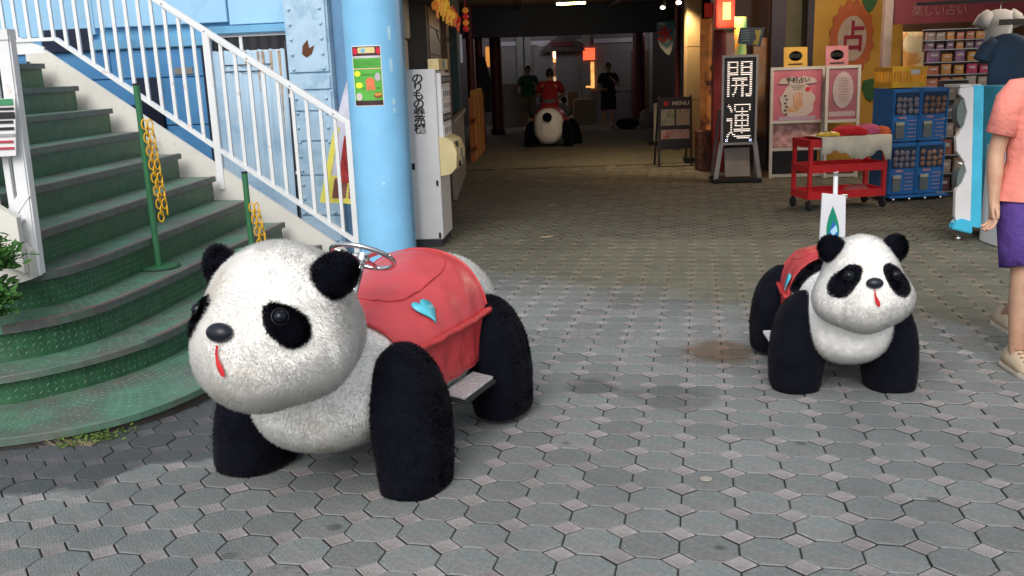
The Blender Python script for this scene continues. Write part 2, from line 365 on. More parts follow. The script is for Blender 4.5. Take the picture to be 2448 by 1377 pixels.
tag(b.build('string_of_lanterns', [om[2], om[1]], smooth=2), 'short string of orange and red ball lanterns at the end of the fascia', 'lantern')
# dark red columns deep left
for (px0, px1, Y, zt, lab) in ((1119, 1137, 20, 2.9, 'slim dark red column behind the wooden fence'), (1140, 1158, 22, 2.9, 'second slim dark red column with black cloth hanging beside it'), (1174, 1202, 24, 2.9, 'thick dark red column left of the grey wall'), (1513, 1542, 26.5, 2.9, 'thick dark red column right of the man in dark clothes'), (1612, 1626, 18, 2.9, 'thin dark red post beside the cream column')):
    a = at(px0, 230, Y); c = at(px1, 230, Y); r = (c.x-a.x)/2
    t = thing('red_column', lab, 'column', ((a.x+c.x)/2, Y, 0), group='dark red columns in the arcade')
    b = MB(); b.cyl((0, 0, .12), (0, 0, zt), r, 16); b.build('shaft', darkred, t, smooth=True)
    b = MB(); b.cyl((0, 0, 0), (0, 0, .12), r*1.25, 16); b.build('plinth', dark, t, smooth=True)
# far wall with doorway
fwm = mat('far_wall_grey', (.17, .15, .155), rough=.8, var=.1, vs=2)
fw_ = thing('far_wall', 'grey rear wall with pilasters and pale shutter band at the end of the arcade', 'wall', (0, 28, 0))
def fx(px, Y=27.85): return at(px, 200, Y).x
b = MB(); x0, x1 = fx(1100), fx(1288); b.box(((x0+x1)/2, 0, 1.5), (x1-x0, .3, 3.0)); x2, x3 = fx(1388), fx(1760); b.box(((x2+x3)/2, 0, 1.5), (x3-x2, .3, 3.0)); b.box(((x1+x2)/2, 0, 2.62), (x2-x1, .3, .76)); b.build('wall_core', fwm, fw_)
for px in (1247, 1262, 1402, 1560):
    b = MB(); b.box((fx(px), -.2, 1.5), (.22, .12, 3.0)); b.build('pilaster', mat('pilaster_grey', (.20, .20, .19), rough=.8), fw_)
for a, c in ((1196, 1245), (1266, 1318), (1330, 1398), (1420, 1512)):
    x0, x1 = fx(a), fx(c); b = MB(); b.box(((x0+x1)/2, -.175, 2.31), (x1-x0, .05, .12)); b.build('shutter_band', mat('shutter_band', (.42, .44, .48), rough=.5), fw_)
    b = MB(); b.box(((x0+x1)/2, -.16, 1.55), (x1-x0, .02, 1.35)); b.build('shutter', mat('shutter_grey', (.19, .185, .185), rough=.6), fw_)
b = MB(); b.box((fx(1545), -.17, 1.1), (.9, .03, 1.8)); b.build('brown_door', mat('brown_door', (.12, .07, .035), rough=.6), fw_)
lit = mat('lit_shop_glow', (1., .42, .12), emit=.9, var=.35, vs=5); litw = mat('lit_shop_pale', (.9, .62, .35), emit=.55, var=.5, vs=9)
dr = thing('shop_entrance', 'glazed shop entrance glowing orange in the far grey wall', 'door', (0, 28, 0))
x0, x1 = fx(1288), fx(1388)
b = MB(); b.box(((x0+x1)/2, 1.2, 1.1), (x1-x0+.1, .1, 2.3)); b.build('shop_interior', mat('shop_interior', (.12, .07, .05), rough=.8, var=.4, vs=5), dr)
for f in (0, .33, .66, 1):
    b = MB(); x = x0+(x1-x0)*f; b.box((x, 0, 1.1), (.07, .1, 2.2)); b.build('door_frame', steel, dr)
b = MB(); b.box(((x0+x1)/2, -.02, .08), (x1-x0, .12, .16)); b.build('threshold', paper, dr)
for f in (.165, .495, .825):
    b = MB(); x = x0+(x1-x0)*f; b.box((x, .02, 1.1), (.36, .012, 2.1)); o = b.build('door_pane', mat('shop_glass', (.9, .9, .9), rough=.05, trans=.95), dr)
for f, z, w, h, mm in ((.16, 2.0, .34, .28, lit), (.5, 1.92, .34, .34, lit), (.84, 2.02, .32, .22, mat('pink_glow', (.9, .25, .2), emit=.7)), (.84, 1.5, .28, .7, litw), (.5, 1.2, .30, .25, litw), (.5, .95, .3, .12, lit), (.12, 1.45, .25, .5, mat('dim_goods', (.5, .3, .12), emit=.2, var=.5, vs=12)), (.8, 1.0, .3, .3, mat('dim_goods', (1, 1, 1)))):
    b = MB(); b.box((x0+(x1-x0)*f, .9, z), (w, .1, h)); b.build('lit_display', mm, dr)
b = MB(); b.box((fx(1408), -.3, 1.95), (.34, .06, .34)); tag(b.build('red_lit_sign', mat('red_lit_sign', (1, .13, .05), emit=.9)), 'small square red lit sign right of the glowing doorway', 'sign').location = (0, 28, 0)
b = MB(); b.box((fx(1416), -.25, 1.35), (.10, .05, .75)); b.box((fx(1408), -.25, 1.02), (.2, .05, .05)); tag(b.build('amber_lamp', lit), 'tall narrow amber lamp under the small red lit sign', 'lamp').location = (0, 28, 0)
tr = thing('dark_gable_sign', 'dark carved gable board above the glowing shop entrance', 'sign board', (0, 27.7, 0))
b = MB(); b.prism([(fx(1290), 0, 2.05), (fx(1400), 0, 2.05), (fx(1385), 0, 2.3), (fx(1345), 0, 2.55), (fx(1308), 0, 2.25)], (0, -.08, 0)); b.build('board', mat('gable', (.07, .05, .05), rough=.6), tr)
b = MB(); b.box((fx(1343), -.1, 2.25), (.62, .03, .12)); b.build('name_plate', maroon, tr)
b = MB(); b.box((fx(1395, 26.8), 26.8, .35), (.58, .45, .70)); tag(b.build('beige_crate', mat('beige_crate', (.26, .21, .14), rough=.7), bevel=.02), 'beige box standing on the floor by the glowing doorway', 'box')
b = MB(); b.box((fx(1226, 26.5), 26.6, .62), (.85, .2, 1.2)); tag(b.build('white_board', mat('white_board', (.30, .30, .31), rough=.6), bevel=.01), 'pale standing panel behind the man in the green shirt', 'panel')
# arcade side walls
b = MB(); b.box((9.2, 20, 1.5), (.3, 18, 3)); b.box((-5.0, 16.6, 1.5), (8.2, .3, 3.0)); b.box((-2.5, 22, 1.5), (.3, 12, 3)); struct(b.build('side_walls', dark))
# right dark wall 1560-1640 between column and far wall
dk = MB(); a = at(1560, 200, 24); c = at(1660, 200, 17.2); d = Vector((c.x-a.x, c.y-a.y, 0))
dk.prism([(a.x, a.y, 0), (c.x, c.y, 0), (c.x+.3, c.y, 0), (a.x+.3, a.y, 0)], (0, 0, 2.95)); tag(dk.build('inner_wall', dark), 'dark inner wall behind the hanging flag', 'wall')

# ---- left building: blue boarded wall behind the stairs (u to the left along the wall, z up)
WP, WD = (-1.25, 8.25), (-.97544, .22026)
WN = Vector((-WD[1]*-1, 0, 0))
def wpt(u, z, off=0.):   # off: towards the stairs / camera
    n = (-.22026, -.97544)
    return Vector((WP[0]+WD[0]*u+n[0]*off, WP[1]+WD[1]*u+n[1]*off, z))
def wbox(b, u0, u1, z0, z1, o0, o1):
    vs = [wpt(u, z, o) for z in (z0, z1) for u, o in ((u0, o0), (u1, o0), (u1, o1), (u0, o1))]
    return b.add(vs, [(0, 1, 2, 3), (7, 6, 5, 4), (0, 4, 5, 1), (1, 5, 6, 2), (2, 6, 7, 3), (3, 7, 4, 0)])
blueA = mat('faded_blue_paint', (.16, .40, .62), rough=.55, var=.10, vs=2.5, bump=.15, bs=12, col2=(.10, .27, .47), c2s=2.2, c2t=(.5, .68))
blueB = mat('pale_blue_sheet', (.33, .58, .80), rough=.5, var=.06, vs=2, col2=(.24, .46, .66), c2s=3, c2t=(.55, .7))
blueC = mat('deep_blue_boards', (.075, .25, .50), rough=.6, var=.12, vs=3, bump=.1, bs=15, col2=(.09, .27, .5), c2s=3, c2t=(.5, .65))
blueD = mat('weathered_blue_steel', (.40, .56, .70), rough=.55, var=.08, vs=8, bump=.2, bs=25, col2=(.30, .46, .60), c2s=6, c2t=(.5, .6))
navyw = mat('navy_opening', (.012, .018, .045), rough=.7)
rust = mat('rust', (.13, .05, .025), rough=.9, var=.3)
bw = thing('blue_building', 'faded blue boarded building wall behind the staircase', 'building', (0, 0, 0))
b = MB(); wbox(b, -.3, 7, -.05, 5.5, -.35, -.08); b.build('wall_core', blueA, bw)
z = -.05
for k, (z0, z1, u0, u1, mm) in enumerate([(.0, .60, .62, 6.5, blueC), (.61, 1.24, 1.45, 6.5, blueC), (1.25, 1.67, 1.45, 3.0, blueC), (1.25, 1.67, 3.01, 6.5, blueC), (1.68, 1.93, 1.45, 2.45, blueC), (1.68, 1.93, 2.46, 6.5, blueC)]):
    b = MB(); wbox(b, u0, u1, z0, z1, -.079, -.045-.006*(k % 2)); b.build('board', mm, bw, bevel=.004)
b = MB(); wbox(b, 1.40, 6.5, 1.94, 2.03, -.079, -.01); b.build('ledge', blueA, bw, bevel=.008)
b = MB(); wbox(b, .62, 1.40, 2.03, 2.10, -.079, .01); b.build('ledge', blueA, bw, bevel=.008)
for u0, u1, z0, z1, o in ((1.22, 2.55, 2.135, 3.4, -.02), (2.56, 3.6, 2.08, 3.4, -.03), (.62, 1.21, 2.11, 3.4, -.04), (3.61, 5.2, 2.05, 3.4, -.02)):
    b = MB(); wbox(b, u0, u1, z0, z1, -.079, o); b.build('sheet', blueB, bw, bevel=.004)
# dark openings between boards
for u0, u1, z0, z1 in ((2.62, 3.12, 1.94, 2.14), (1.95, 2.22, 1.20, 1.68), (1.95, 2.62, 1.20, 1.44), (1.41, 1.50, .4, 1.93)):
    b = MB(); wbox(b, u0, u1, z0, z1, -.044, -.006); b.build('opening', navyw, bw)
b = MB(); wbox(b, 1.62, 1.80, 1.70, 1.76, -.05, -.035); b.build('patch', mat('bare_patch', (.25, .22, .2), rough=.8), bw)
# window band
win = thing('low_window', 'dark glazed window band with white frame above the rusty sheet', 'window', (0, 0, 0))
b = MB(); wbox(b, .62, 1.40, 1.88, 2.03, -.078, -.05); b.build('glass', mat('dark_glass', (.02, .02, .025), rough=.1), win)
for u0, u1, z0, z1 in ((.62, 1.40, 2.005, 2.03), (.62, 1.40, 1.86, 1.885), (1.10, 1.13, 1.885, 2.005), (.62, .65, 1.885, 2.005)):
    b = MB(); wbox(b, u0, u1, z0, z1, -.05, -.03); b.build('frame', white, win)
# corrugated sheet leaning on wall
shm = mat('rusty_white_sheet', (.46, .62, .76), rough=.5, var=.06, vs=3, col2=(.30, .48, .66), c2s=2, c2t=(.5, .66))
sh = thing('metal_sheet', 'pale blue ribbed metal sheet with rust runs leaning on the blue wall', 'metal sheet', (0, 0, 0))
b = MB(); rings = []
for k in range(49):
    u = .66+.74*k/48; o = .05+.012*math.sin(k/48*2*math.pi*7)
    rings.append([wpt(u, .02, o+.05), wpt(u, 1.88+.01*math.sin(k*.9), o), wpt(u, 1.88+.01*math.sin(k*.9), o-.006), wpt(u, .02, o+.044)])
b.loft(rings); b.build('panel', shm, sh, smooth=True)
for u, l in ((.78, .20), (.9, .35), (1.02, .12), (.86, .16), (1.25, .1), (.70, .9)):
    b = MB(); wbox(b, u, u+.022, 1.87-l, 1.872, .062, .066); b.build('rust_streak', mat('rust_streak', (.42, .30, .20), rough=.9, var=.4, vs=20), sh)
for zz in (1.70, 1.755):
    b = MB(); wbox(b, .80, 1.25, zz, zz+.01, .064, .068); b.build('black_line', ink, sh)
# riveted column
rc = thing('riveted_column', 'riveted steel column with flaking pale blue paint beside the blue pole', 'column', (0, 0, 0))
b = MB(); wbox(b, .22, .62, -.02, 5.5, -.07, .10); b.build('web', blueD, rc, bevel=.006)
b = MB(); wbox(b, .02, .215, -.02, 5.5, -.07, .02); b.build('recess', mat('darker_blue_paint', (.12, .25, .42), rough=.6, var=.1), rc)  # recess in a darker blue than the plates
zz = .0
plates = [(0, .42), (.43, .78), (.79, 1.08), (1.09, 1.34), (1.35, 1.52), (1.53, 1.66), (1.675, 2.6), (2.61, 4.2)]
for z0, z1 in plates:
    b = MB(); wbox(b, .235, .605, z0+.004, z1-.004, .1005, .118); b.build('plate', blueD, rc, bevel=.003)
for u in (.28, .56):
    z = .08
    while z < 3.0:
        if not (1.48 < z < 1.62):
            b = MB(); q = wpt(u, z, .118); b.ball(q, .017, 8); b.build('rivet', blueD, rc, smooth=2)
        z += .125
b = MB(); b.prism([wpt(.47, 1.83, .119), wpt(.43, 1.80, .119), wpt(.38, 1.83, .119), wpt(.35, 1.90, .119), wpt(.40, 1.88, .119), wpt(.41, 1.95, .119), wpt(.46, 1.90, .119)], Vector((-.22*.002, -.975*.002, 0))); b.build('flaked_patch', rust, rc)
for z0 in (1.47, .80):
    b = MB(); wbox(b, .575, .62, z0, z0+.03, .119, .135); b.build('bracket', white, rc)
b = MB(); wbox(b, .62, .645, 0, 1.95, -.03, .09); b.build('edge_seam', dark, rc)

# ---- blue round pole with poster
PX, PY, PR = -.815, 6.0, .178
pole = thing('blue_pole', 'thick light blue round pole in front of the ticket machine', 'pole', (PX, PY, gz(PY)))
polem = mat('sky_blue_paint', (.22, .52, .80), rough=.45, var=.07, vs=5, col2=(.33, .60, .82), c2s=9, c2t=(.69, .73), bump=.05, bs=40)
b = MB(); b.cyl((0, 0, 0), (0, 0, 4.2), PR, 48); b.build('shaft', polem, pole, smooth=True)
def cpatch(b, a0, a1, z0, z1, off, n=10):
    rin, ro_ = PR+off-.0008, PR+off
    rings = []
    for k in range(n+1):
        a = a0+(a1-a0)*k/n; c, s = math.cos(a), math.sin(a)
        rings.append([(rin*c, rin*s, z0), (ro_*c, ro_*s, z0), (ro_*c, ro_*s, z1), (rin*c, rin*s, z1)])
    return b.loft(rings)
def cell(b, a, z, ra, rz_, off, n=18, poly=None):
    r_ = PR+off; pts = poly or [(math.cos(2*math.pi*k/n), math.sin(2*math.pi*k/n)) for k in range(n)]
    vs = [(r_*math.cos(a), r_*math.sin(a), z)]+[(r_*math.cos(a+x*ra), r_*math.sin(a+x*ra), z+y*rz_) for x, y in pts]
    return b.add(vs, [(0, 1+k, 1+(k+1) % len(pts)) for k in range(len(pts))])
po = thing('pole_poster', 'green event poster with yellow bubbles wrapped on the blue pole', 'poster', (PX, PY, 0))
ptop, pbot = at(895, 108, 5.83).z, at(905, 253, 5.83).z
A0, A1 = R(-90-5-35), R(-90-5+27); aw = A1-A0; zh = ptop-pbot
def pp(u0, u1, v0, v1, mm, off, nm): 
    b = MB(); cpatch(b, A0+aw*u0, A0+aw*u1, ptop-zh*v1, ptop-zh*v0, off); return b.build(nm, mm, po, fix=False)
pp(0, 1, 0, 1, paper, .0015, 'sheet'); pp(.03, .97, .015, .985, mat('poster_green', (.10, .42, .06), rough=.5), .0025, 'green_field')
pp(.03, .97, .015, .17, mat('poster_dark', (.05, .02, .025), rough=.5), .0032, 'header'); pp(.03, .97, .905, .985, mat('poster_dark', (0, 0, 0)), .0032, 'footer')
pp(.25, .80, .03, .125, mat('poster_gold', (.65, .55, .25), rough=.5), .004, 'title_plate'); pp(.36, .5, .05, .11, mat('poster_blue', (.15, .42, .6), rough=.5), .0048, 'title_mark')
pp(.06, .96, .168, .205, mat('poster_grey', (.55, .52, .55), rough=.5), .004, 'subtitle_strip'); pp(.04, .97, .372, .388, mat('poster_pink', (.75, .45, .3), rough=.5), .0038, 'divider')
for k in range(7): pp(.07, .93-.07*(k % 3), .235+k*.019, .239+k*.019, mat('poster_darkgreen', (.03, .18, .03), rough=.5), .0038, 'text_line')
for v in (.465, .485, .69, .71): pp(.32, .93, v, v+.006, MATS['poster_darkgreen'], .0036, 'text_line')
for u, v, ru, rv, mm, nm in ((.18, .46, .12, .048, mat('poster_yellow', (.85, .8, .05)), 'bubble'), (.22, .65, .13, .05, mat('poster_yellow', (0, 0, 0)), 'bubble'), (.60, .60, .14, .075, mat('poster_orange', (.75, .18, .08)), 'drawing'), (.15, .09, .09, .06, mat('poster_red', (.6, .02, .05)), 'drawing'), (.90, .09, .07, .06, mat('poster_red', (0, 0, 0)), 'drawing'), (.84, .52, .09, .07, mat('poster_lilac', (.5, .45, .5)), 'drawing'), (.20, .84, .12, .065, mat('poster_cream', (.6, .55, .5)), 'drawing'), (.82, .82, .13, .05, mat('poster_brown', (.25, .08, .03)), 'drawing'), (.82, .805, .11, .022, mat('poster_amber', (.8, .4, .05)), 'drawing')):
    b = MB(); cell(b, A0+aw*u, ptop-zh*v, aw*ru, zh*rv, .0045+.0006*(nm == 'drawing')); b.build(nm, mm, po, fix=False)
for du in (-.1, -.03, .05, .12):
    b = MB(); cell(b, A0+aw*(.6+du), ptop-zh*.695, aw*.03, zh*.05, .0047); b.build('drawing', MATS['poster_orange'], po, fix=False)
for a, z0, z1 in ((R(-90+42), 1.85, 1.93), (R(-90+42), 1.66, 1.74), (R(-90+43), 1.46, 1.50), (R(-90+43), 1.41, 1.44), (R(-90+10), .97, .985), (R(-90-5), .86, .867)):
    b = MB(); cpatch(b, a-.06, a+.06, z0, z1, .0012, 3); b.build('tape_mark', mat('tape', (.42, .68, .85), rough=.4), po, fix=False)

# ---- banner flag behind the railing
fl = thing('banner_flag', 'tilted banner flag with yellow hem and red figure behind the stair railing', 'banner', (0, 0, 0))
def fp(px, py): return at(px, py, 7.75)
lft = [(836, 165), (812, 250), (792, 330), (778, 410), (766, 482)]; rgt = [(905, 165), (905, 250), (905, 330), (905, 410), (905, 495)]
def flq(t0, t1, s0, s1, off):
    rings = []
    def L_(a, t):
        t *= len(a)-1; i = min(int(t), len(a)-2); f = t-i; return a[i][0]*(1-f)+a[i+1][0]*f, a[i][1]*(1-f)+a[i+1][1]*f
    for k in range(9):
        t = t0+(t1-t0)*k/8; l, r_ = L_(lft, t), L_(rgt, t); row = []
        for j in range(9):
            s_ = s0+(s1-s0)*j/8; q = fp(l[0]*(1-s_)+r_[0]*s_, l[1]*(1-s_)+r_[1]*s_); q.y += .03*math.sin(s_*9+t*4)-off; row.append(q)
        rings.append(row)
    return rings
ylw = mat('banner_yellow', (.72, .66, .12), rough=.8)
for t0, t1, s0, s1, off, mm, nm in ((0, .80, 0, 1, 0, mat('banner_white', (.55, .55, .66), rough=.8), 'cloth'), (.78, 1, 0, 1, .004, ylw, 'hem_cloth'), (.42, 1, 0, .13, .006, ylw, 'hem_cloth'), (.48, .84, .28, .95, .009, mat('banner_red', (.45, .05, .05), rough=.8, var=.4, vs=14), 'red_print'), (.80, .96, .2, .7, .0075, mat('banner_brown', (.3, .12, .1), rough=.8, var=.3), 'print')):
    b = MB(); b.loft(flq(t0, t1, s0, s1, off), cap=False, closed=False); b.build(nm, mm, fl, smooth=2, fix=False)
for k in range(6):
    b = MB(); b.loft(flq(.30+k*.035, .318+k*.035, .45+.08*math.sin(k*2), .70+.1*math.sin(k*3), .008), cap=False, closed=False); b.build('black_lettering', ink, fl, fix=False)

# ================================================================== STAIRCASE
RISE, H0 = .185, .15
greenT = mat('green_tread', (.085, .19, .13), rough=.5, var=.18, vs=9, bump=.25, bs=90, col2=(.115, .125, .112), c2s=2.6, c2t=(.42, .60), spec=.5)
greenR = mat('green_riser', (.030, .108, .050), rough=.4, var=.22, vs=14, bump=.25, bs=80, col2=(.040, .105, .06), c2s=12, c2t=(.5, .6))
edge = mat('worn_steel_edge', (.095, .10, .095), rough=.5, var=.15, vs=20, col2=(.085, .13, .105), c2s=6, c2t=(.45, .6))
copper = mat('reddish_strip', (.20, .115, .10), rough=.5, var=.2, vs=15)
NOS = {0: [(-1.192, 7.064), (-1.329, 5.471), (-1.417, 4.787), (-1.495, 4.426), (-1.544, 4.279), (-1.632, 4.113), (-1.759, 3.937), (-1.974, 3.801), (-2.218, 3.722), (-2.931, 3.634), (-4.103, 3.615)],
 1: [(-1.50, 7.26), (-1.67, 6.0), (-1.75, 5.45), (-1.79, 5.2), (-1.83, 4.93), (-1.88, 4.72), (-1.99, 4.5), (-2.18, 4.28), (-2.38, 4.12), (-3, 4.0), (-4.2, 3.98)],
 2: [(-1.79, 7.31), (-1.97, 5.82), (-2.03, 5.3), (-2.09, 4.98), (-2.13, 4.75), (-2.2, 4.57), (-2.32, 4.43), (-2.46, 4.33), (-2.7, 4.27), (-3, 4.24), (-4.2, 4.2)],
 3: [(-2.06, 7.33), (-2.2, 5.9), (-2.26, 5.35), (-2.3, 5.0), (-2.34, 4.82), (-2.38, 4.72), (-2.45, 4.66), (-2.53, 4.62), (-2.7, 4.58), (-3.0, 4.56), (-4.2, 4.55)]}
for k in range(4, 11):
    xr, yr = -1.79-.2745*(k-2), 7.31+.06*(k-2); NOS[k] = [(xr, yr), (xr-.19, 4.62)]
def resample(pl, n=48):
    d = [0]
    for a, c in zip(pl, pl[1:]): d.append(d[-1]+math.hypot(c[0]-a[0], c[1]-a[1]))
    xs = np.linspace(0, d[-1], n); return np.stack([np.interp(xs, d, [p[0] for p in pl]), np.interp(xs, d, [p[1] for p in pl])], 1)
def smoothpl(a, it=6):
    a = a.copy()
    for _ in range(it): a[1:-1] = (a[:-2]+2*a[1:-1]+a[2:])/4
    return a
def insetpl(a, d):   # move towards the back (away from the front of the step)
    t = np.gradient(a, axis=0); t /= np.linalg.norm(t, axis=1)[:, None]; n = np.stack([t[:, 1], -t[:, 0]], 1)
    return a+n*d
st = thing('green_staircase', 'worn green steel staircase flaring out in curved steps at the left', 'staircase', (0, 0, 0))
PL = {k: smoothpl(resample(NOS[k], 60)) for k in NOS}
sgn = 1
for k in range(0, 10):
    z = H0+RISE*k+(.035 if k == 0 else 0); A = PL[k]; Bk = PL[k+1]
    Bi = insetpl(Bk, .05*sgn)
    b = MB(); b.loft([[(*A[i], z-.035), (*A[i], z-.004), (*(A[i]+(Bi[i]-A[i])*.012), z), (*Bi[i], z+.0), (*Bi[i], z-.01)] for i in range(60)]); b.build('tread', greenT, st, fix=True)
    lo = (z-RISE+(.035 if k == 1 else 0)) if k else gz(4.2)-.02
    Ai, Aj = insetpl(A, .03*sgn), insetpl(A, .05*sgn)
    top = z-.0355
    if k == 0: 
        plm = mat('plinth_concrete', (.11, .095, .085), rough=.85, var=.25, vs=6, bump=.3, bs=40)
        b = MB(); b.loft([[(*Ai[i], gz(Ai[i][1])-.02), (*Ai[i], top), (*Aj[i], top), (*Aj[i], gz(Ai[i][1])-.02)] for i in range(60)]); b.build('plinth', plm, st)
    else:
        b = MB(); b.loft([[(*Ai[i], lo+.0005), (*Ai[i], top), (*Aj[i], top), (*Aj[i], lo+.0005)] for i in range(60)]); b.build('riser', greenR, st)
    # steel edge strip along the nosing
    n1 = {1: 30, 2: 38, 3: 44}.get(k, 59) if k else 0
    if k:
        a_, c_ = insetpl(A, -.002*sgn), insetpl(A, .038*sgn)
        b = MB(); b.loft([[(*a_[i], z-.037), (*a_[i], z+.003), (*c_[i], z+.003), (*c_[i], z+.0005), (*(A[i]+(a_[i]-A[i])*.2), z-.0005), (*(A[i]+(a_[i]-A[i])*.2), z-.037)] for i in range(n1+1)]); b.build('nosing_strip', edge, st)
        if k < 7:
            d_, e_ = insetpl(A, .008*sgn), insetpl(A, .026*sgn)
            b = MB(); b.loft([[(*d_[i], z+.0035), (*d_[i], z+.0055), (*e_[i], z+.0055), (*e_[i], z+.0035)] for i in range(n1)]); b.build('tread_insert', copper, st)
# checker-plate studs on lower treads and risers, joined per step
stud = mat('checker_stud', (.11, .24, .16), rough=.4)
for k in range(0, 5):
    b = MB(); zt = H0+RISE*k+(.035 if k == 0 else 0); A = insetpl(PL[k], .05*sgn); Bk = PL[k+1]
    tang = np.gradient(A, axis=0); tang /= np.linalg.norm(tang, axis=1)[:, None]
    d = np.cumsum(np.r_[0, np.linalg.norm(np.diff(A, axis=0), axis=1)])
    q = .0
    while q < d[-1]:
        p = np.array([np.interp(q, d, A[:, 0]), np.interp(q, d, A[:, 1])]); e = np.array([np.interp(q, d, Bk[:, 0]), np.interp(q, d, Bk[:, 1])])
        t = np.array([np.interp(q, d, tang[:, 0]), np.interp(q, d, tang[:, 1])]); n_ = np.array([t[1], -t[0]])*sgn
        for m_ in range(int(np.linalg.norm(e-p)/.042)-1):
            c_ = p+n_*(m_+.5)*.042; s_ = 1 if (m_+int(q/.034)) % 2 else -1
            dx = (t*.7+n_*.7*s_)*.012; w_ = np.array([-dx[1], dx[0]])*.22
            b.add([(*(c_-dx), zt+.0002), (*(c_+w_), zt+.0002), (*(c_+dx), zt+.0002), (*(c_-w_), zt+.0002), (*c_, zt+.0022)], [(0, 1, 4), (1, 2, 4), (2, 3, 4), (3, 0, 4)])
        if k > 0:
            for m_ in range(4):
                zz = zt-.055-m_*.033; s_ = 1 if (m_+int(q/.034)) % 2 else -1
                c_ = np.array([np.interp(q, d, insetpl(PL[k], .03*sgn)[:, 0]), np.interp(q, d, insetpl(PL[k], .03*sgn)[:, 1])])-n_*.0003
                a1 = np.r_[c_-t*.009, zz-.009*s_]; a2 = np.r_[c_+t*.009, zz+.009*s_]; w1 = np.r_[c_+t*.002, zz-.002*s_]; w2 = np.r_[c_-t*.002, zz+.002*s_]; pk = np.r_[c_-n_*.002, zz]
                b.add([tuple(a1), tuple(w1), tuple(a2), tuple(w2), tuple(pk)], [(0, 1, 4), (1, 2, 4), (2, 3, 4), (3, 0, 4)])
        q += .034
    o = b.build('checker_studs', stud, st, fix=False); o['kind'] = 'stuff'
# stringers; stair plane coordinates u,z
SPp = (-1.20, 7.27); SDir = WD
def spt(u, z, off=0.): return Vector((SPp[0]+SDir[0]*u-.22026*off, SPp[1]+SDir[1]*u-.97544*off, z))
stringm = mat('stringer_white', (.66, .64, .59), rough=.55, var=.08, vs=4, col2=(.42, .36, .28), c2s=4, c2t=(.58, .75))
b = MB(); b.prism([spt(.0, .02, 0), spt(.12, .0, 0), spt(2.8, 1.55, 0), spt(2.8, 1.93, 0), spt(2.62, 1.93, 0), spt(.15, .30, 0), spt(0, .16, 0)], Vector((.22026, .97544, 0))*.03); b.build('stringer', stringm, st)
b = MB(); b.prism([spt(2.62, 1.9, .001), spt(3.4, 1.9, .001), spt(3.4, 2.25, .001), spt(2.62, 1.95, .001)], Vector((.22026, .97544, 0))*.02); b.build('landing_panel', white, st)
b = MB(); b.add([(-3.9, 7.9, 1.84), (-3.9, 4.6, 1.84), (-7.5, 4.6, 1.84), (-7.5, 8.6, 1.84)], [(0, 1, 2, 3)]); b.build('landing', greenT, st)
# near side stringer and parapet box behind the newel
b = MB(); b.prism([(-2.44, 4.60, .74), (-2.44, 4.60, 1.02), (-5, 4.60, 2.9), (-5, 4.60, 2.0)], (0, -.04, 0)); b.build('near_stringer', stringm, st)
# railing (far side)
rl = thing('far_stair_railing', 'white baluster railing along the far side of the green stairs', 'railing', (0, 0, 0))
topz = lambda u: 1.27+.645*u; botz = lambda u: .33+.672*u
b = MB(); b.bar(spt(-.04, topz(-.04), -.01), spt(3.6, topz(3.6), -.01), .055, .045); b.build('top_rail', white, rl, bevel=.006)
b = MB(); b.bar(spt(.03, botz(.03), -.01), spt(2.5, botz(2.5), -.01), .045, .028); b.bar(spt(2.5, botz(2.5), -.01), spt(3.6, botz(2.5), -.01), .045, .028); b.build('bottom_rail', white, rl)
u = .02; k = 0
while u < 3.5:
    bz = botz(min(u, 2.5)); postq = k in (0, 10); w = .055 if postq else .026
    if postq: bz = max(bz-.33, gz(7)-.02) if k else gz(7)
    b = MB(); b.bar(spt(u, bz, -.01), spt(u, topz(u)-.01, -.01), w, w); b.build('post' if postq else 'baluster', white, rl, bevel=.003 if postq else 0)
    if u < 2.3 and k % 3 == 1:
        b = MB(); b.ball(spt(u, topz(u), .02), .006, 6); b.build('bolt', rust, rl)
    u += .1135; k += 1
# near railing: newel, rails, sign
nr = thing('near_stair_railing', 'white railing with newel post at the near left edge of the stairs', 'railing', (0, 0, 0))
nb, ntp = Vector((-2.455, 4.70, .70)), Vector((-2.425, 4.70, 1.90))
b = MB(); b.bar(nb, ntp, .068, .068); b.build('newel_post', white, nr, bevel=.008)
b = MB(); b.bar(nb+Vector((.0, -.03, .0)), Vector((-2.56, 4.67, .98)), .05, .05); b.build('kick_post', white, nr)
b = MB(); b.bar(ntp+Vector((.03, 0, -.0)), ntp+Vector((-.1, 0, 0)), .08, .05); b.bar(ntp+Vector((-.08, 0, -.01)), Vector((-3.6, 4.7, 2.75)), .08, .06); b.build('top_rail', white, nr)
b = MB(); b.bar(Vector((-2.43, 4.68, 1.13)), Vector((-2.66, 4.68, .86)), .035, .05); b.bar(Vector((-2.47, 4.66, 1.02)), Vector((-2.9, 4.66, .66)), .03, .06); b.build('brace', white, nr)
for k in range(7):
    b = MB(); x = -2.52-.085*k; b.bar(Vector((x, 4.70, .95+.02*k)), Vector((x+.01, 4.70, 1.88+.08*k)), .03, .03); b.build('baluster', white, nr)
b = MB(); b.prism([(-2.43, 4.66, .70), (-2.43, 4.66, .84), (-2.53, 4.66, 1.0), (-2.72, 4.66, .86), (-2.72, 4.66, .62)], (0, -.05, 0)); b.build('foot_plate', stringm, nr)
sg = thing('notice_board', 'white notice with lines of small print hung on the near railing', 'sign', (0, 0, 0))
a, c = at(0, 235, 4.62), at(36, 235, 4.62); a2, c2 = at(5, 378, 4.62), at(38, 372, 4.62)
b = MB(); b.prism([(a.x-.25, a.y, a.z), tuple(c), tuple(c2), (a2.x-.25, a2.y, a2.z)], (0, .012, 0)); b.build('board', paper, sg)
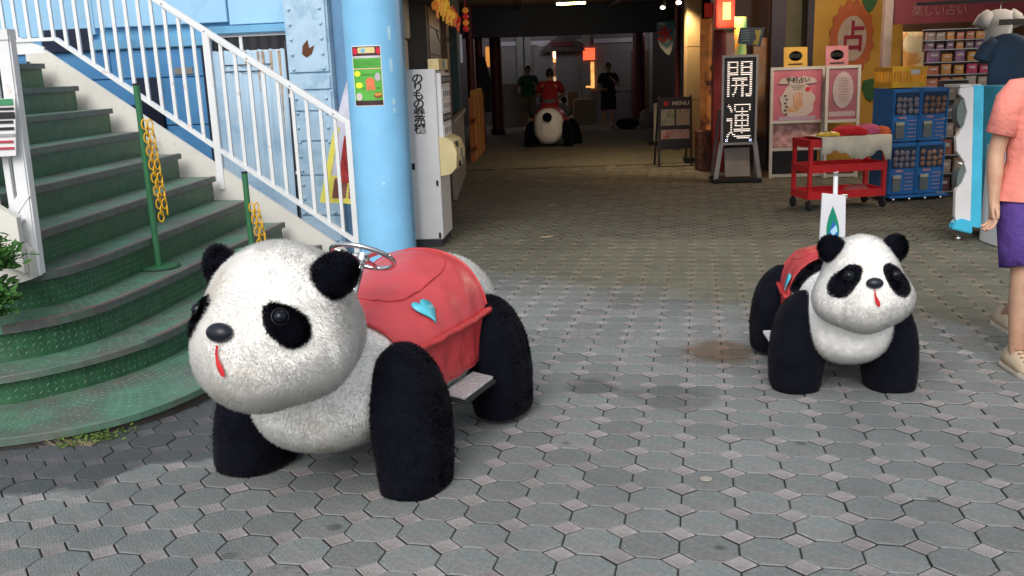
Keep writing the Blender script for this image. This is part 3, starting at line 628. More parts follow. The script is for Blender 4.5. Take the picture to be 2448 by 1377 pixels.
for k in range(8):
    f = .06+k*.115; x1 = c.x+(c2.x-c.x)*f-.01; zz = c.z+(c2.z-c.z)*f
    b = MB(); b.box((x1-.1+.004*(k % 3), a.y-.0035, zz), (.2, .003, (.03, .012, .032, .014, .014, .014, .012, .012)[k])); b.build('print_line', [mat('print_green', (.05, .25, .12)), ink, ink, ink, ink, mat('print_grey', (.35, .35, .38)), mat('print_red', (.45, .05, .08)), mat('print_red', (0, 0, 0))][k], sg)

# chain posts
gpm = mat('green_post', (.04, .17, .075), rough=.45, var=.1)
chm = mat('yellow_chain', (.72, .40, .02), rough=.4, var=.05)
def chain_post(x, y, z, h, cz0, cz1, label, cl):
    t = thing('chain_post', label, 'post', (x, y, z))
    b = MB(); b.tube([(0, 0, 0), (0, 0, h)], .019, 12); b.build('tube', gpm, t, smooth=True)
    b = MB(); b.tube([(0, 0, h), (0, 0, h+.012)], .020, 12); b.build('cap', black, t)
    b = MB(); b.disc((0, 0, .0), .115, 'z', 24, .012); b.build('base_plate', gpm, t)
    b = MB(); b.tube([(.125*math.cos(a), .125*math.sin(a), .006) for a in np.linspace(R(-100), R(60), 14)], .006, 6); b.build('base_rim', mat('dark_rim', (.03, .07, .04)), t)
    c_ = thing('plastic_chain', cl, 'chain', (x, y, z), group='yellow plastic chains on the stairs')
    for side in (0, 1):
        n = int((cz0-cz1-side*.03)/.040)
        for k in range(n):
            zz = cz0-.02-k*.040; xx = .03+side*.034+.035*(cz0-zz)/(cz0-cz1)+(.01 if k % 2 else 0)
            a = R(20+70*(k % 2)+side*25); pts = []
            for q in range(14):
                th = 2*math.pi*q/14; lx, lz = .0155*math.cos(th), .030*math.sin(th)*(1.0)
                pts.append((xx+lx*math.cos(a), -.028+lx*math.sin(a), zz+lz))
            b = MB(); b.tube(pts, .0048, 6, True); b.build('link', chm, c_, smooth=2)
B1 = onz(380, 640, .52)
h1 = at(322, 205, B1.y).z-.52
chain_post(B1.x, B1.y, .522, h1, at(345, 290, B1.y).z-.52, at(378, 528, B1.y).z-.52, 'green post on the stairs with a long double yellow chain hanging from it', 'long doubled yellow plastic chain hanging from the left green post')
B2 = onz(603, 600, .52); B2x = at(585, 415, B2.y)
chain_post(B2.x, B2.y, .522, B2x.z-.52, at(606, 488, B2.y).z-.52, at(612, 590, B2.y).z-.52, 'second green post on the stairs, behind the head of the large panda', 'short yellow chain on the green post behind the large panda')

# ================================================================== TICKET MACHINE
tm = thing('ticket_machine', 'white ticket vending machine with black vertical lettering beside the blue pole', 'vending machine', (-.64, 8.75, 0), R(-6))
# local: x to the right(front side), origin = front right ground corner; body extends to -x and +y
b = MB(); b.box((-.30, .28, .04), (.56, .52, .08)); b.build('base', dark, tm)
b = MB(); b.box((-.30, .28, .875), (.60, .56, 1.59)); b.build('cabinet', offw, tm, bevel=.008)
b = MB(); b.box((-.015, .28, 1.71), (.10, .52, .10)); b.build('top_sign', mat('cream_sign', (.66, .52, .25), rough=.5), tm)
b = MB(); b.disc((.036, .28, 1.71), .04, 'x', 16, .003, 1, 1.2); b.build('sign_emblem', mat('emblem_blue', (.05, .3, .5)), tm)
b = MB(); b.box((.02, .28, 1.32), (.05, .48, .62)); b.build('button_panel', offw, tm, bevel=.004)
for k, (z_, h_) in enumerate(((1.57, .07), (1.44, .10), (1.33, .09), (1.22, .07), (1.10, .10))):
    b = MB(); b.box((.047, .28, z_), (.006, .42, h_)); b.build('price_strip', [ink, paper, paper, ink, paper][k], tm)
    for q in range(4):
        b = MB(); b.box((.052, .11+q*.11, z_), (.006, .05, h_*.5)); b.build('button', mat('button_grey', (.25, .24, .25)), tm)
cm = mat('cream_plastic', (.66, .55, .30), rough=.4)
b = MB(); rings = []
for y in np.linspace(.02, .54, 8):
    rings.append([(.002, y, .68), (.10, y, .70), (.155, y, .76), (.165, y, .90), (.13, y, 1.0), (.06, y, 1.04), (.002, y, 1.045)])
b.loft(rings); b.build('coin_console', cm, tm, smooth=True)
for z_, y_, s_ in ((.97, .15, .05), (.88, .3, .07), (.78, .2, .05), (.80, .4, .06)):
    b = MB(); b.box((.162 if z_ < .95 else .15, y_, z_), (.02, s_, s_)); b.build('slot', steel if s_ > .055 else black, tm)
for z_ in (.62, .12):
    b = MB(); b.box((-.03, -.006, z_), (.02, .012, .05)); b.build('hinge', black, tm)
txt = 'のりもの券売機'
text('lettering', txt, ink, tm, .098, (-.165, -.003, 1.355), vertical=True, sx=1.15, bold=.002, spacing=.78)
b = MB(); b.box((-.26, -.002, .78), (.05, .004, .06)); b.build('sticker', ink, tm)

# ================================================================== FUR TOOLS
def star(center, sdf, nu, nv, rmax=1.2):
    th = np.linspace(0, math.pi, nv+1)[1:-1]; ph = np.linspace(0, 2*math.pi, nu, endpoint=False)
    T, Pp = np.meshgrid(th, ph, indexing='ij')
    D = np.stack([np.sin(T)*np.cos(Pp), np.sin(T)*np.sin(Pp), np.cos(T)], -1).reshape(-1, 3)
    D = np.vstack([[0, 0, 1.], D, [0, 0, -1.]])
    lo = np.zeros(len(D)); hi = np.full(len(D), rmax)
    # march from outside in to find the outer surface
    for _ in range(22):
        mid = (lo+hi)/2; s_ = sdf(center+D*mid[:, None]); lo = np.where(s_ < 0, mid, lo); hi = np.where(s_ < 0, hi, mid)
    V = center+D*lo[:, None]; n = nu; F = []
    m_ = nv-1; last = len(V)-1
    for j in range(n): F.append((0, 1+j, 1+(j+1) % n))
    for i in range(m_-1):
        for j in range(n): F.append((1+i*n+j, 1+(i+1)*n+j, 1+(i+1)*n+(j+1) % n, 1+i*n+(j+1) % n))
    for j in range(n): F.append((last, 1+(m_-1)*n+(j+1) % n, 1+(m_-1)*n+j))
    return V, F
def tris(F):
    o = []
    for f in F:
        for k in range(1, len(f)-1): o.append((f[0], f[k], f[k+1]))
    return np.array(o)
def vnorm(V, F):
    T = tris(F); n = np.cross(V[T[:, 1]]-V[T[:, 0]], V[T[:, 2]]-V[T[:, 0]]); N = np.zeros_like(V)
    for k in range(3): np.add.at(N, T[:, k], n)
    return N/np.maximum(np.linalg.norm(N, axis=1), 1e-9)[:, None]
def ell(p, c, r):
    q = (p-np.array(c))/np.array(r); k = np.linalg.norm(q, axis=-1); return (k-1)*min(r)
def smin(a, b_, k):
    h = np.clip(.5+.5*(b_-a)/k, 0, 1); return b_*(1-h)+a*h-k*h*(1-h)
def furry(name, V, F, m, parent, count, length, width, seed=1, droop=.35, clump=.6, keep=None, label=None, closed=True):
    """skin mesh plus short pile blades joined into one mesh; normals follow the skin so the pile shades softly"""
    V = np.asarray(V, float); r_ = np.random.default_rng(seed); N = vnorm(V, F)
    if closed and (N*(V-V.mean(0))).sum() < 0: F = [tuple(reversed(f)) for f in F]; N = -N
    T = tris(F)
    ar = np.linalg.norm(np.cross(V[T[:, 1]]-V[T[:, 0]], V[T[:, 2]]-V[T[:, 0]]), axis=1)
    if keep is not None: ar = ar*keep(V[T].mean(1))
    ar /= ar.sum(); ix = r_.choice(len(T), count, p=ar); u = r_.random((count, 2)); fl_ = u.sum(1) > 1; u[fl_] = 1-u[fl_]
    w = np.c_[1-u.sum(1), u]; p = (V[T[ix]]*w[:, :, None]).sum(1); n = (N[T[ix]]*w[:, :, None]).sum(1); n /= np.linalg.norm(n, axis=1)[:, None]
    q = p*23; fld = np.stack([np.sin(q[:, 1]*1.3+2*np.sin(q[:, 2]*.9+1)), np.sin(q[:, 2]*1.1+2*np.sin(q[:, 0]*1.2)), np.sin(q[:, 0]*1.2+2*np.sin(q[:, 1]*.8+2))], 1)
    q2 = p*71; fld += .7*np.stack([np.sin(q2[:, 1]+np.sin(q2[:, 2])), np.sin(q2[:, 2]+np.sin(q2[:, 0])), np.sin(q2[:, 0]+np.sin(q2[:, 1]))], 1)
    tall = r_.random(count) < .38
    d = n*np.where(tall, 1.05, .55)[:, None]+clump*fld*.5+r_.normal(0, .16, p.shape)+np.array([0, 0, -droop]); d -= n*np.minimum((d*n).sum(1), 0)[:, None]; d += n*.15; d /= np.linalg.norm(d, axis=1)[:, None]
    L_ = length*r_.uniform(.55, 1.15, count)*np.where(tall, 1.25, 1.); t = np.cross(d, n)+.30*r_.normal(0, 1, p.shape); t -= d*(t*d).sum(1)[:, None]; t /= np.linalg.norm(t, axis=1)[:, None]; t *= np.where((np.cross(t, d)*n).sum(1) < 0, -1., 1.)[:, None]
    base = p-n*.002; tip = base+d*L_[:, None]; mid = base+(d*.55+n*.10)*L_[:, None]
    bl = np.stack([base-t*width/2, base+t*width/2, mid+t*width*.35, tip], 1).reshape(-1, 3)
    nb_ = np.repeat(n*1.+d*.34, 4, axis=0); nb_ /= np.linalg.norm(nb_, axis=1)[:, None]
    nv = len(V); allv = np.vstack([V, bl]); f2 = (nv+np.arange(count)*4)[:, None]
    sizes = [len(f) for f in F]; loops = [i for f in F for i in f]
    lq = (f2+np.array([0, 1, 2, 3])).ravel()
    me = bpy.data.meshes.new(name); me.vertices.add(len(allv)); me.vertices.foreach_set('co', allv.ravel())
    lv = np.r_[np.array(loops), lq]; me.loops.add(len(lv)); me.loops.foreach_set('vertex_index', lv)
    tot = np.r_[np.array(sizes), np.full(count, 4)]; me.polygons.add(len(tot)); me.polygons.foreach_set('loop_start', np.r_[0, np.cumsum(tot)[:-1]]); me.polygons.foreach_set('loop_total', tot)
    me.update(calc_edges=True); me.validate(); me.polygons.foreach_set('use_smooth', [True]*len(me.polygons))
    nn = np.vstack([N, nb_])
    if len(me.vertices) == len(nn): me.normals_split_custom_set_from_vertices(nn)
    me.materials.append(m)
    if m is MATS['white_plush']: me.materials.append(MATS['white_pile']); me.polygons.foreach_set('material_index', np.r_[np.zeros(len(F), int), np.ones(count, int)])
    o = bpy.data.objects.new(name, me); C.objects.link(o); o.parent = parent
    if label: o['label'] = label
    return o

wfur = mat('white_plush', (.96, .95, .925), rough=.9, var=.03, vs=7, col2=(.76, .69, .58), c2s=3.2, c2t=(.55, .82), spec=.1)
def translucent(m, f):   # light passes through thin pile fibres
    t = m.node_tree; b = t.nodes['Principled BSDF']; o = t.nodes['Material Output']; tl = t.nodes.new('ShaderNodeBsdfTranslucent'); mx = t.nodes.new('ShaderNodeMixShader'); mx.inputs[0].default_value = f
    t.links.new(b.inputs['Base Color'].links[0].from_socket, tl.inputs['Color']); t.links.new(b.outputs[0], mx.inputs[1]); t.links.new(tl.outputs[0], mx.inputs[2]); t.links.new(mx.outputs[0], o.inputs['Surface'])
wpile = mat('white_pile', (.96, .95, .925), rough=.9, var=.03, vs=7, col2=(.76, .69, .58), c2s=3.2, c2t=(.55, .82), spec=.1); translucent(wpile, .5)
bfur = mat('black_plush', (.006, .0065, .012), rough=.95, var=.25, vs=8, sheen=.03, spec=.05)
vinyl = mat('red_vinyl', (.56, .07, .08), rough=.33, var=.06, vs=6, bump=.5, bs=7, bd=.02, spec=.45)
vinyl2 = mat('red_vinyl_pile', (.50, .045, .05), rough=.4, var=.08, vs=6, bump=.7, bs=9, bd=.03)
heartm = mat('turquoise_vinyl', (.10, .55, .68), rough=.35)
eyem = mat('glass_eye', (.006, .008, .014), rough=.15, spec=.3)
nosem = mat('nose_plastic', (.012, .014, .022), rough=.38, spec=.4)
mouthm = mat('red_felt', (.55, .02, .025), rough=.7)

def panda(label, loc, hd, prm, dens=1.):
    """local: x forward, y to its left, z up"""
    t = thing('panda_ride', label, 'panda ride', loc, R(hd), sc=prm.get('scale', 1.))
    g_ = prm.get
    hc = np.array(g_('head', (.69, .07, .75))); hr = g_('hr', (.24, .245, .245))
    # ---- body
    ST = np.array(g_('body', [(-.82, .05, .40, .46), (-.77, .16, .28, .60), (-.64, .245, .18, .69), (-.42, .285, .15, .75), (-.15, .30, .14, .715), (.10, .30, .14, .645), (.26, .285, .15, .60), (.46, .25, .17, .59), (.58, .20, .21, .60), (.66, .12, .28, .56), (.69, .04, .34, .46)]))
    def prof(x):
        xs = ST[:, 0]; h = lambda k: np.interp(x, xs, ST[:, k]); return h(1), h(2), h(3)
    xs = np.linspace(-math.pi/2, math.pi/2, 72); xs = (ST[0, 0]+ST[-1, 0])/2+np.sin(xs)*(ST[-1, 0]-ST[0, 0])/2
    # smooth stations
    WW = np.stack(prof(xs), 1)
    for _ in range(10): WW[1:-1] = (WW[:-2]+2*WW[1:-1]+WW[2:])/4
    nth = 72; V = []
    def ring(x, w, zb, zt, off=0., th=None):
        th = np.linspace(0, 2*math.pi, nth, endpoint=False) if th is None else th
        c, s = np.cos(th), np.sin(th); e = .88
        y = np.sign(c)*np.abs(c)**e*(w+off); z = (zb+zt)/2+np.sign(s)*np.abs(s)**e*((zt-zb)/2+off)
        return np.stack([np.full_like(y, x), y, z], 1)
    for x, (w, zb, zt) in zip(xs, WW): V.append(ring(x, w, zb, zt))
    V = np.vstack(V); n = nth; F = [(i*n+j, i*n+(j+1) % n, (i+1)*n+(j+1) % n, (i+1)*n+j) for i in range(len(xs)-1) for j in range(n)]
    F = [tuple(reversed(f)) for f in F]; F.append(tuple(range(n))); F.append(tuple((len(xs)-1)*n+j for j in range(n-1, -1, -1)))
    sx0, sx1 = g_('saddle', (-.42, .26))
    dirt = None
    furry('body', V, F, wfur, t, int(120000*dens), .0145, .0019, 3, droop=.55, keep=lambda c: 1.-.97*((c[:, 0] > sx0+.02) & (c[:, 0] < g_('bald', sx1-.01)) & (c[:, 2] > .36)), label=None)
    # ---- saddle: upper pad and lower valance
    skb = g_('skirt', .31); pz = g_('piping', .51)
    def sad(x, zz0, off):
        w, zb, zt = [np.interp(x, xs, WW[:, k]) for k in range(3)]
        r_ = ring(x, w, zb, zt, off, np.linspace(-math.pi/2, math.pi*1.5, 901)); return r_
    def saddle_mesh(zlo, zhi, off, x0, x1, nx=26, wr=0., topoff=0.):
        rows = []
        for k in range(nx):
            f = k/(nx-1); x = x0+(x1-x0)*f; r_ = sad(x, 0, off)
            m_ = (r_[:, 2] >= zlo) & (r_[:, 2] <= zhi); r_ = r_[m_]
            d = np.cumsum(np.r_[0, np.linalg.norm(np.diff(r_, axis=0), axis=1)]); q = np.linspace(0, d[-1], 61)
            r2 = np.stack([np.interp(q, d, r_[:, a]) for a in range(3)], 1)
            r2[:, 2] = np.clip(r2[:, 2], zlo, None)
            if topoff:   # padded cushion on the crown
                sgm = np.exp(-((r2[:, 1])/.17)**4)*(1/(1+np.exp(-(f-.06)*40)))*(1/(1+np.exp((f-.80)*40))); r2[:, 2] += topoff*sgm
            if wr:
                r2[:, 2] += wr*np.sin(r2[:, 1]*40+f*9)*np.sin(f*17+3*r2[:, 1]); r2[:, 1] += np.sign(r2[:, 1])*wr*1.4*np.sin(f*23+r2[:, 2]*15)*np.sin(f*7)
            rows.append(r2)
        return rows
    up_ = saddle_mesh(pz-.02, 9, .020, sx0, sx1, 40, .0024, .012)
    b = MB(); b.loft([[tuple(p) for p in r_] for r_ in up_], cap=False, closed=False)
    inner = [r_*np.array([1, .97, 1])-np.array([0, 0, .006]) for r_ in up_]
    o = b.build('saddle', vinyl, t, smooth=2); md = o.modifiers.new('thick', 'SOLIDIFY'); md.thickness = .012; md.offset = -1
    # edge piping and side piping
    for rr in (up_[0], up_[-1]):
        b = MB(); b.tube([tuple(p) for p in rr], .007, 8); b.build('piping', vinyl2, o, smooth=2)
    for s in (1, -1):
        ed = [tuple(r_[-1 if r_[-1, 1]*s > 0 else 0]+np.array([0, .012*s, .018])) for r_ in up_]
        b = MB(); b.tube(ed, .015, 8); b.build('piping', vinyl2, o, smooth=2)
        # lower valance panel
        rows = []
        for k in range(22):
            f = k/21; x = sx0+.015+(sx1-sx0-.03)*f
            r_ = up_[int(f*39)]; e0 = r_[-1 if r_[-1, 1]*s > 0 else 0]
            y0 = abs(e0[1])-.004
            rows.append([(x, s*(y0+.004*math.sin(f*31)*g__), z_) for z_, g__ in zip(np.linspace(pz, skb, 9), np.linspace(0, 1, 9))])
        b = MB(); b.loft(rows, cap=False, closed=False); v = b.build('side_panel', vinyl2, t, smooth=2); md = v.modifiers.new('thick', 'SOLIDIFY'); md.thickness = .008; md.offset = 0
        b = MB(); b.tube([r_[-1] for r_ in rows], .005, 6); b.build('hem', vinyl2, v, smooth=2)
        # heart
        hx, hz = g_('heart', (.03, .615)); hs_ = g_('hs', .062)
        pts = []
        for q in range(28):
            a = 2*math.pi*q/28; pts.append((16*math.sin(a)**3/16, (13*math.cos(a)-5*math.cos(2*a)-2*math.cos(3*a)-math.cos(4*a))/16))
        b = MB(); vs = []
        for X_, Z_ in [(0, .1)]+pts:
            x = hx+X_*hs_*.72; r_ = sad(x, 0, .0275); r_ = r_[r_[:, 1]*s > 0]; r_ = r_[np.argsort(r_[:, 2])]
            d_ = np.cumsum(np.r_[0, np.linalg.norm(np.diff(r_, axis=0), axis=1)]); s0_ = np.interp(hz, r_[:, 2], d_); q_ = s0_+Z_*hs_*1.05
            yv_, zt_ = np.interp(q_, d_, r_[:, 1]), np.interp(q_, d_, r_[:, 2]); vs.append((x, yv_+s*.007, zt_+.004))
        b.add(vs, [(0, 1+k, 1+(k+1) % 28) for k in range(28)]); ho = b.build('heart_patch', heartm, o, fix=False, smooth=2); md = ho.modifiers.new('thick', 'SOLIDIFY'); md.thickness = .006; md.offset = 0
        # footrest
        if g_('foot', True):
            b = MB(); b.box((-.12, s*.345, .262), (.27, .10, .014), rx=-s*.12); ft = b.build('footrest', mat('checker_plate', (.72, .70, .71), rough=.3, metal=.55, var=.2, vs=60, bump=.8, bs=70), t, bevel=.003)
            b = MB(); b.box((-.12, s*.345, .245), (.285, .115, .012), rx=-s*.12); b.box((-.12, s*.30, .22), (.05, .14, .03)); b.build('bracket', rubber, ft)
    # stitched seam round the cushion
    seam = []
    for k in range(40):
        a = 2*math.pi*k/40; fx_ = .43+.37*math.copysign(abs(math.cos(a))**.6, math.cos(a)); xx = sx0+(sx1-sx0)*fx_
        yy = .185*math.copysign(abs(math.sin(a))**.6, math.sin(a)); r_ = up_[int(fx_*39)]; j = int(np.argmin(np.abs(r_[:, 1]-yy)+10*(r_[:, 2] < .6))); seam.append((xx, yy, r_[j, 2]+.002))
    b = MB(); b.tube(seam, .0028, 6, True); b.build('seam', vinyl2, o, smooth=2)
    # ---- legs
    LW = g_('leg', dict(x=(.31, -.48), y=.325, l=.18, w=.115, h=.56, bot=.02))
    for ix_, lx in enumerate(LW['x']):
        for s in (1, -1):
            rings = []; H = LW['h']*(1 if ix_ == 0 else .985); lz = np.concatenate([np.linspace(LW['bot'], H*.55, 12), H*.55+(H*.45)*np.sin(np.linspace(0, math.pi/2, 16))[1:]])
            for z_ in lz:
                f = z_/H; l_ = LW['l']*(1.0 if f < .5 else math.sqrt(max(0, 1-((f-.5)/.502)**2.2)))*(1-.04*(1-f)**2); w_ = LW['w']*(1.08 if f < .45 else math.sqrt(max(0, 1.166-1.16*((f-.45)/.552)**2.4)))
                tp_ = .90+.10*min(1, f/.35); l_ *= tp_; w_ *= tp_
                if f < .1: l_ *= .93+.07*math.sin(f/.1*math.pi/2); w_ *= .93+.07*math.sin(f/.1*math.pi/2)
                fl__ = 1 if (ix_ == 0 and s < 0 and g_('flare', True)) else 0; w_ *= 1+.30*fl__*(1-f); l_ *= 1+.12*fl__*(1-f); cx = lx+(.03*(1-f) if ix_ == 0 else -.02*(1-f))*g_('lean', 1.); cy = s*(LW['y']-.02*ix_+.02-.06*f*f+.05*fl__*(1-f))
                th = np.linspace(0, 2*math.pi, 40, endpoint=False)
                rings.append(np.stack([cx+l_*np.sign(np.cos(th))*np.abs(np.cos(th))**.8, cy+w_*np.sign(np.sin(th))*np.abs(np.sin(th))**.85, np.full(40, z_)], 1))
            LV = np.vstack(rings); m_ = 40; LF = [(i*m_+j, i*m_+(j+1) % m_, (i+1)*m_+(j+1) % m_, (i+1)*m_+j) for i in range(len(rings)-1) for j in range(m_)]
            LF += [tuple(range(m_-1, -1, -1)), tuple((len(rings)-1)*m_+j for j in range(m_))]
            lo_ = furry('leg', LV, LF, bfur, t, int(34000*dens), .0105, .0021, 10+ix_*2+s, droop=.5, keep=lambda c: (c[:, 2] > LW['bot']+.001)*1.)
            b = MB(); b.cyl((lx, s*LW['y']-.02, .04), (lx, s*LW['y']+.02, .04), .04, 14); b.build('wheel', rubber, lo_)
    # ---- head
    mz = g_('muz', (.135, 0, -.085)); mrad = g_('muzr', (.185, .21, .19))
    def hs_df(p):
        q = p.copy()
        a = ell(q, hc, hr); c = ell(q, hc+np.array(mz), mrad)
        a = smin(a, c, .06)
        for s in (1, -1): a = smin(a, ell(q, hc+np.array([.05, s*.13, -.10]), (.15, .145, .14)), .06)
        return smin(a, ell(q, hc+np.array([-.12, 0, -.09]), (.19, .205, .185)), .05)
    HV, HF = star(hc+np.array([.03, 0, -.02]), hs_df, 120, 90, .6)
    furry('head', HV, HF, wfur, t, int(150000*dens), .0145, .0019, 21, droop=.5, clump=.6)
    def hit(dirv):
        d = np.array(dirv, float); d /= np.linalg.norm(d); c = hc+np.array([.03, 0, -.02]); lo, hi = 0, .6
        for _ in range(30):
            m_ = (lo+hi)/2
            if hs_df((c+d*m_)[None])[0] < 0: lo = m_
            else: hi = m_
        p = c+d*lo; e = 1e-3; n_ = np.array([hs_df((p+np.eye(3)[k]*e)[None])[0]-hs_df((p-np.eye(3)[k]*e)[None])[0] for k in range(3)]); return p, n_/np.linalg.norm(n_)
    # eye patches: slanted ovals lying on the head
    es = g_('eye', dict(dir=(.18, .19, .055), a=.084, b=.056, tilt=38))
    for s in (1, -1):
        c, n_ = hit((es['dir'][0], s*es['dir'][1], es['dir'][2]))
        upv = np.array([0, 0, 1.]); tx = np.cross(upv, n_); tx /= np.linalg.norm(tx); ty = np.cross(n_, tx)
        ta = R(es['tilt'])*s; ux = tx*math.cos(ta)+ty*math.sin(ta); uy = -tx*math.sin(ta)+ty*math.cos(ta)
        cen = hc+np.array([.03, 0, -.02]); PV = []; nr_, na = 9, 36
        PV.append(c)
        for i in range(1, nr_+1):
            for j in range(na):
                th = 2*math.pi*j/na; rr = i/nr_; q = c+uy*math.cos(th)*es['a']*rr*(1+.12*math.cos(th))+ux*math.sin(th)*es['b']*rr*(1-.12*math.cos(th)); p_, n2 = hit(q-cen); PV.append(p_+n2*(.011*(1-rr**6)+.001))
        PF = [(0, 1+j, 1+(j+1) % na) for j in range(na)]+[(1+i*na+j, 1+(i+1)*na+j, 1+(i+1)*na+(j+1) % na, 1+i*na+(j+1) % na) for i in range(nr_-1) for j in range(na)]
        PV = np.array(PV)
        if (vnorm(PV, PF)[0] @ n_) < 0: PF = [tuple(reversed(f)) for f in PF]
        pa = furry('eye_patch', PV, PF, bfur, t, int(7000*dens), .017, .0024, 31+s, droop=.25, closed=False)
        ec = c+n_*.014+uy*es['a']*.42-ux*s*.010*0
        pe, ne = hit(ec-cen); b = MB(); b.ball(pe+ne*.016, es.get('er', .022), 20, (1, 1, 1)); ey = b.build('eye', eyem, t, smooth=2)
        b = MB(); b.tube([pe+ne*.019+tx*.026*math.cos(a)+ty*.026*math.sin(a) for a in np.linspace(0, 2*math.pi, 20, endpoint=False)], .0022, 6, True); b.build('eye_rim', black, ey, smooth=2)
        # ears: thick cupped discs
        ed = np.array(g_('ear', (-.02, .182, .14))); er = g_('earr', (.046, .064, .086))
        ep, en = hit((ed[0], s*ed[1], ed[2])); ec = ep+en*g_('earo', .028)
        ax = np.array([.75, s*.35, .1]); ax /= np.linalg.norm(ax); ev = en-ax*(en @ ax); ev /= np.linalg.norm(ev); ew = np.cross(ax, ev)
        def esdf(p, ec=ec, ax=ax, ev=ev, ew=ew):
            q = p-ec; return ell(np.stack([q @ ax, q @ ew, q @ ev], -1), (0, 0, 0), er)
        EV, EF = star(ec, esdf, 36, 24, .3)
        furry('ear', EV, EF, bfur, t, int(11000*dens), .016, .0024, 41+s, droop=.2)
    # nose and mouth
    npnt, nn_ = hit(g_('nose', (.30, 0, .045))); b = MB(); b.ball(npnt+nn_*.012, g_('nr', .042), 20, (.78, 1.12, .74)); b.build('nose', nosem, t, smooth=2)
    cen = hc+np.array([.03, 0, -.02]); pts = []
    for k in range(8):
        q = npnt-cen+np.array([0, .006*(k > 2)*(k-2)*.6, -.034-k*.0112]); p_, n2 = hit(q); pts.append((p_+n2*.012, n2))
    b = MB(); rings = []
    for k, (p_, n2) in enumerate(pts):
        w_ = (.004, .004, .005, .006, .010, .012, .011, .008)[k]; rings.append([tuple(p_+np.array([0, -w_, 0])), tuple(p_+n2*.006), tuple(p_+np.array([0, w_, 0])), tuple(p_-n2*.006)])
    b.loft(rings); b.build('mouth', mouthm, t)
    return t, hit, hc

gzP = gz(3.66)
p1, hit1, hc1 = panda('large black and white panda ride with red saddle at the foot of the stairs', (-.556, 3.656, gzP), -114, dict())
# steering wheel of panda 1
wc = Vector((.26, .125, .868)); ax = Vector((-.66, 0, 1)).normalized(); e1 = Vector((0, 1, 0)); e2 = ax.cross(e1)
b = MB(); b.tube([wc+(e1*math.cos(a)+e2*math.sin(a))*.118 for a in np.linspace(0, 2*math.pi, 48, endpoint=False)], .0095, 12, True); sw = b.build('steering_wheel', chrome, p1, smooth=2)
b = MB(); b.cyl(wc-ax*.02, wc+ax*.008, .026, 18); b.build('hub', chrome, sw, smooth=True)
for a in (90, 210, 330):
    b = MB(); d = e1*math.cos(R(a))+e2*math.sin(R(a)); b.bar(wc+d*.02-ax*.004, wc+d*.112, .022, .006, ax); b.build('spoke', chrome, sw)
b = MB(); b.cyl(wc-ax*.02, wc-ax*.30, .015, 12); b.build('steering_column', chrome, p1, smooth=True)
b = MB(); b.box((.36, .07, .62), (.10, .12, .08)); b.build('coin_box', black, p1, bevel=.01)

# ---- smaller panda 2
p2, hit2, hc2 = panda('smaller panda ride with black shoulder band at the right', (1.60, 4.50, gz(4.5)), -95, dict(scale=.78, bald=.17, head=(.62, .0, .765), hr=(.22, .21, .25), muz=(.10, 0, -.09), muzr=(.17, .185, .195),
    leg=dict(x=(.30, -.48), y=.265, l=.195, w=.15, h=.62, bot=.02), foot=False, saddle=(-.50, .02), heart=(-.05, .60), hs=.06, nose=(.3, 0, 0.07), flare=False, ear=(-.02, .16, .19), earr=(.05, .072, .08), earo=.02, eye=dict(dir=(.17, .16, .05), a=.112, b=.072, tilt=34, er=.024),
    body=[(-.66, .05, .45, .52), (-.60, .16, .30, .64), (-.48, .22, .2, .72), (-.2, .25, .14, .76), (0, .26, .12, .76), (.22, .275, .18, .73), (.40, .27, .20, .70), (.54, .22, .23, .64), (.62, .12, .30, .54), (.64, .04, .36, .46)]), .62)
# black shoulder band
bw_ = MB(); rings = []
for k in range(10):
    x = .0+.19*k/9; 
    w_, zb, zt = .262, .11, .745-.01*k/9; th = np.linspace(R(22), R(158), 40); e = .88
    rings.append([(x, math.copysign(abs(math.cos(a))**e, math.cos(a))*(w_+.018), (zb+zt)/2+abs(math.sin(a))**e*((zt-zb)/2+.016)) for a in th])
Vb = np.array([p for r_ in rings for p in r_]); Fb = [(i*40+j, (i+1)*40+j, (i+1)*40+j+1, i*40+j+1) for i in range(9) for j in range(39)]
if vnorm(Vb, Fb)[220][2] < 0: Fb = [tuple(reversed(f)) for f in Fb]
furry('shoulder_band', Vb, Fb, bfur, p2, 14000, .016, .0024, 77, closed=False)
b = MB(); b.box((-.08, .33, .22), (.22, .12, .02)); b.box((-.08, -.33, .22), (.22, .12, .02)); b.build('footrest', offw, p2, bevel=.004)
b = MB(); b.box((.09, -.03, .80), (.10, .15, .08)); b.build('coin_box', black, p2, bevel=.01)
b = MB(); wc2 = Vector((.10, 0, .88)); b.tube([wc2+Vector((.35*.1*math.sin(a), .095*math.cos(a), .095*math.sin(a)*.35)) for a in np.linspace(0, 2*math.pi, 30, endpoint=False)], .008, 8, True); b.build('steering_wheel', chrome, p2, smooth=2)
# sign on pole behind it
sb = thing('flag_sign', 'white sign plate with green and blue drop on a pole behind the smaller panda', 'sign', (0, 0, 0))
Ys = 5.15
q = [at(px_, py_, Ys) for px_, py_ in ((1966, 462), (2022, 468), (2020, 600), (1958, 596))]
b = MB(); b.prism(q, (0, .012, 0)); b.build('plate', mat('sign_white', (.62, .64, .68), rough=.4, var=.03), sb)
pt, pb_ = at(1998, 420, Ys+.035), at(1999, 600, Ys+.035)
b = MB(); b.cyl((pb_.x, Ys+.035, gz(Ys)), tuple(pt), .013, 12); b.build('pole', white, sb, smooth=True)
b = MB(); b.cyl(tuple(pt), tuple(pt+Vector((0, 0, .02))), .015, 12); b.build('cap', steel, sb)
b = MB(); b.box((q[1].x+.0, Ys+.02, q[1].z-.005), (.03, .02, .02)); b.build('clip', steel, sb)
b = MB(); b.disc((pb_.x, Ys+.035, gz(Ys)), .13, 'z', 24, .02); b.build('base', steel, sb)
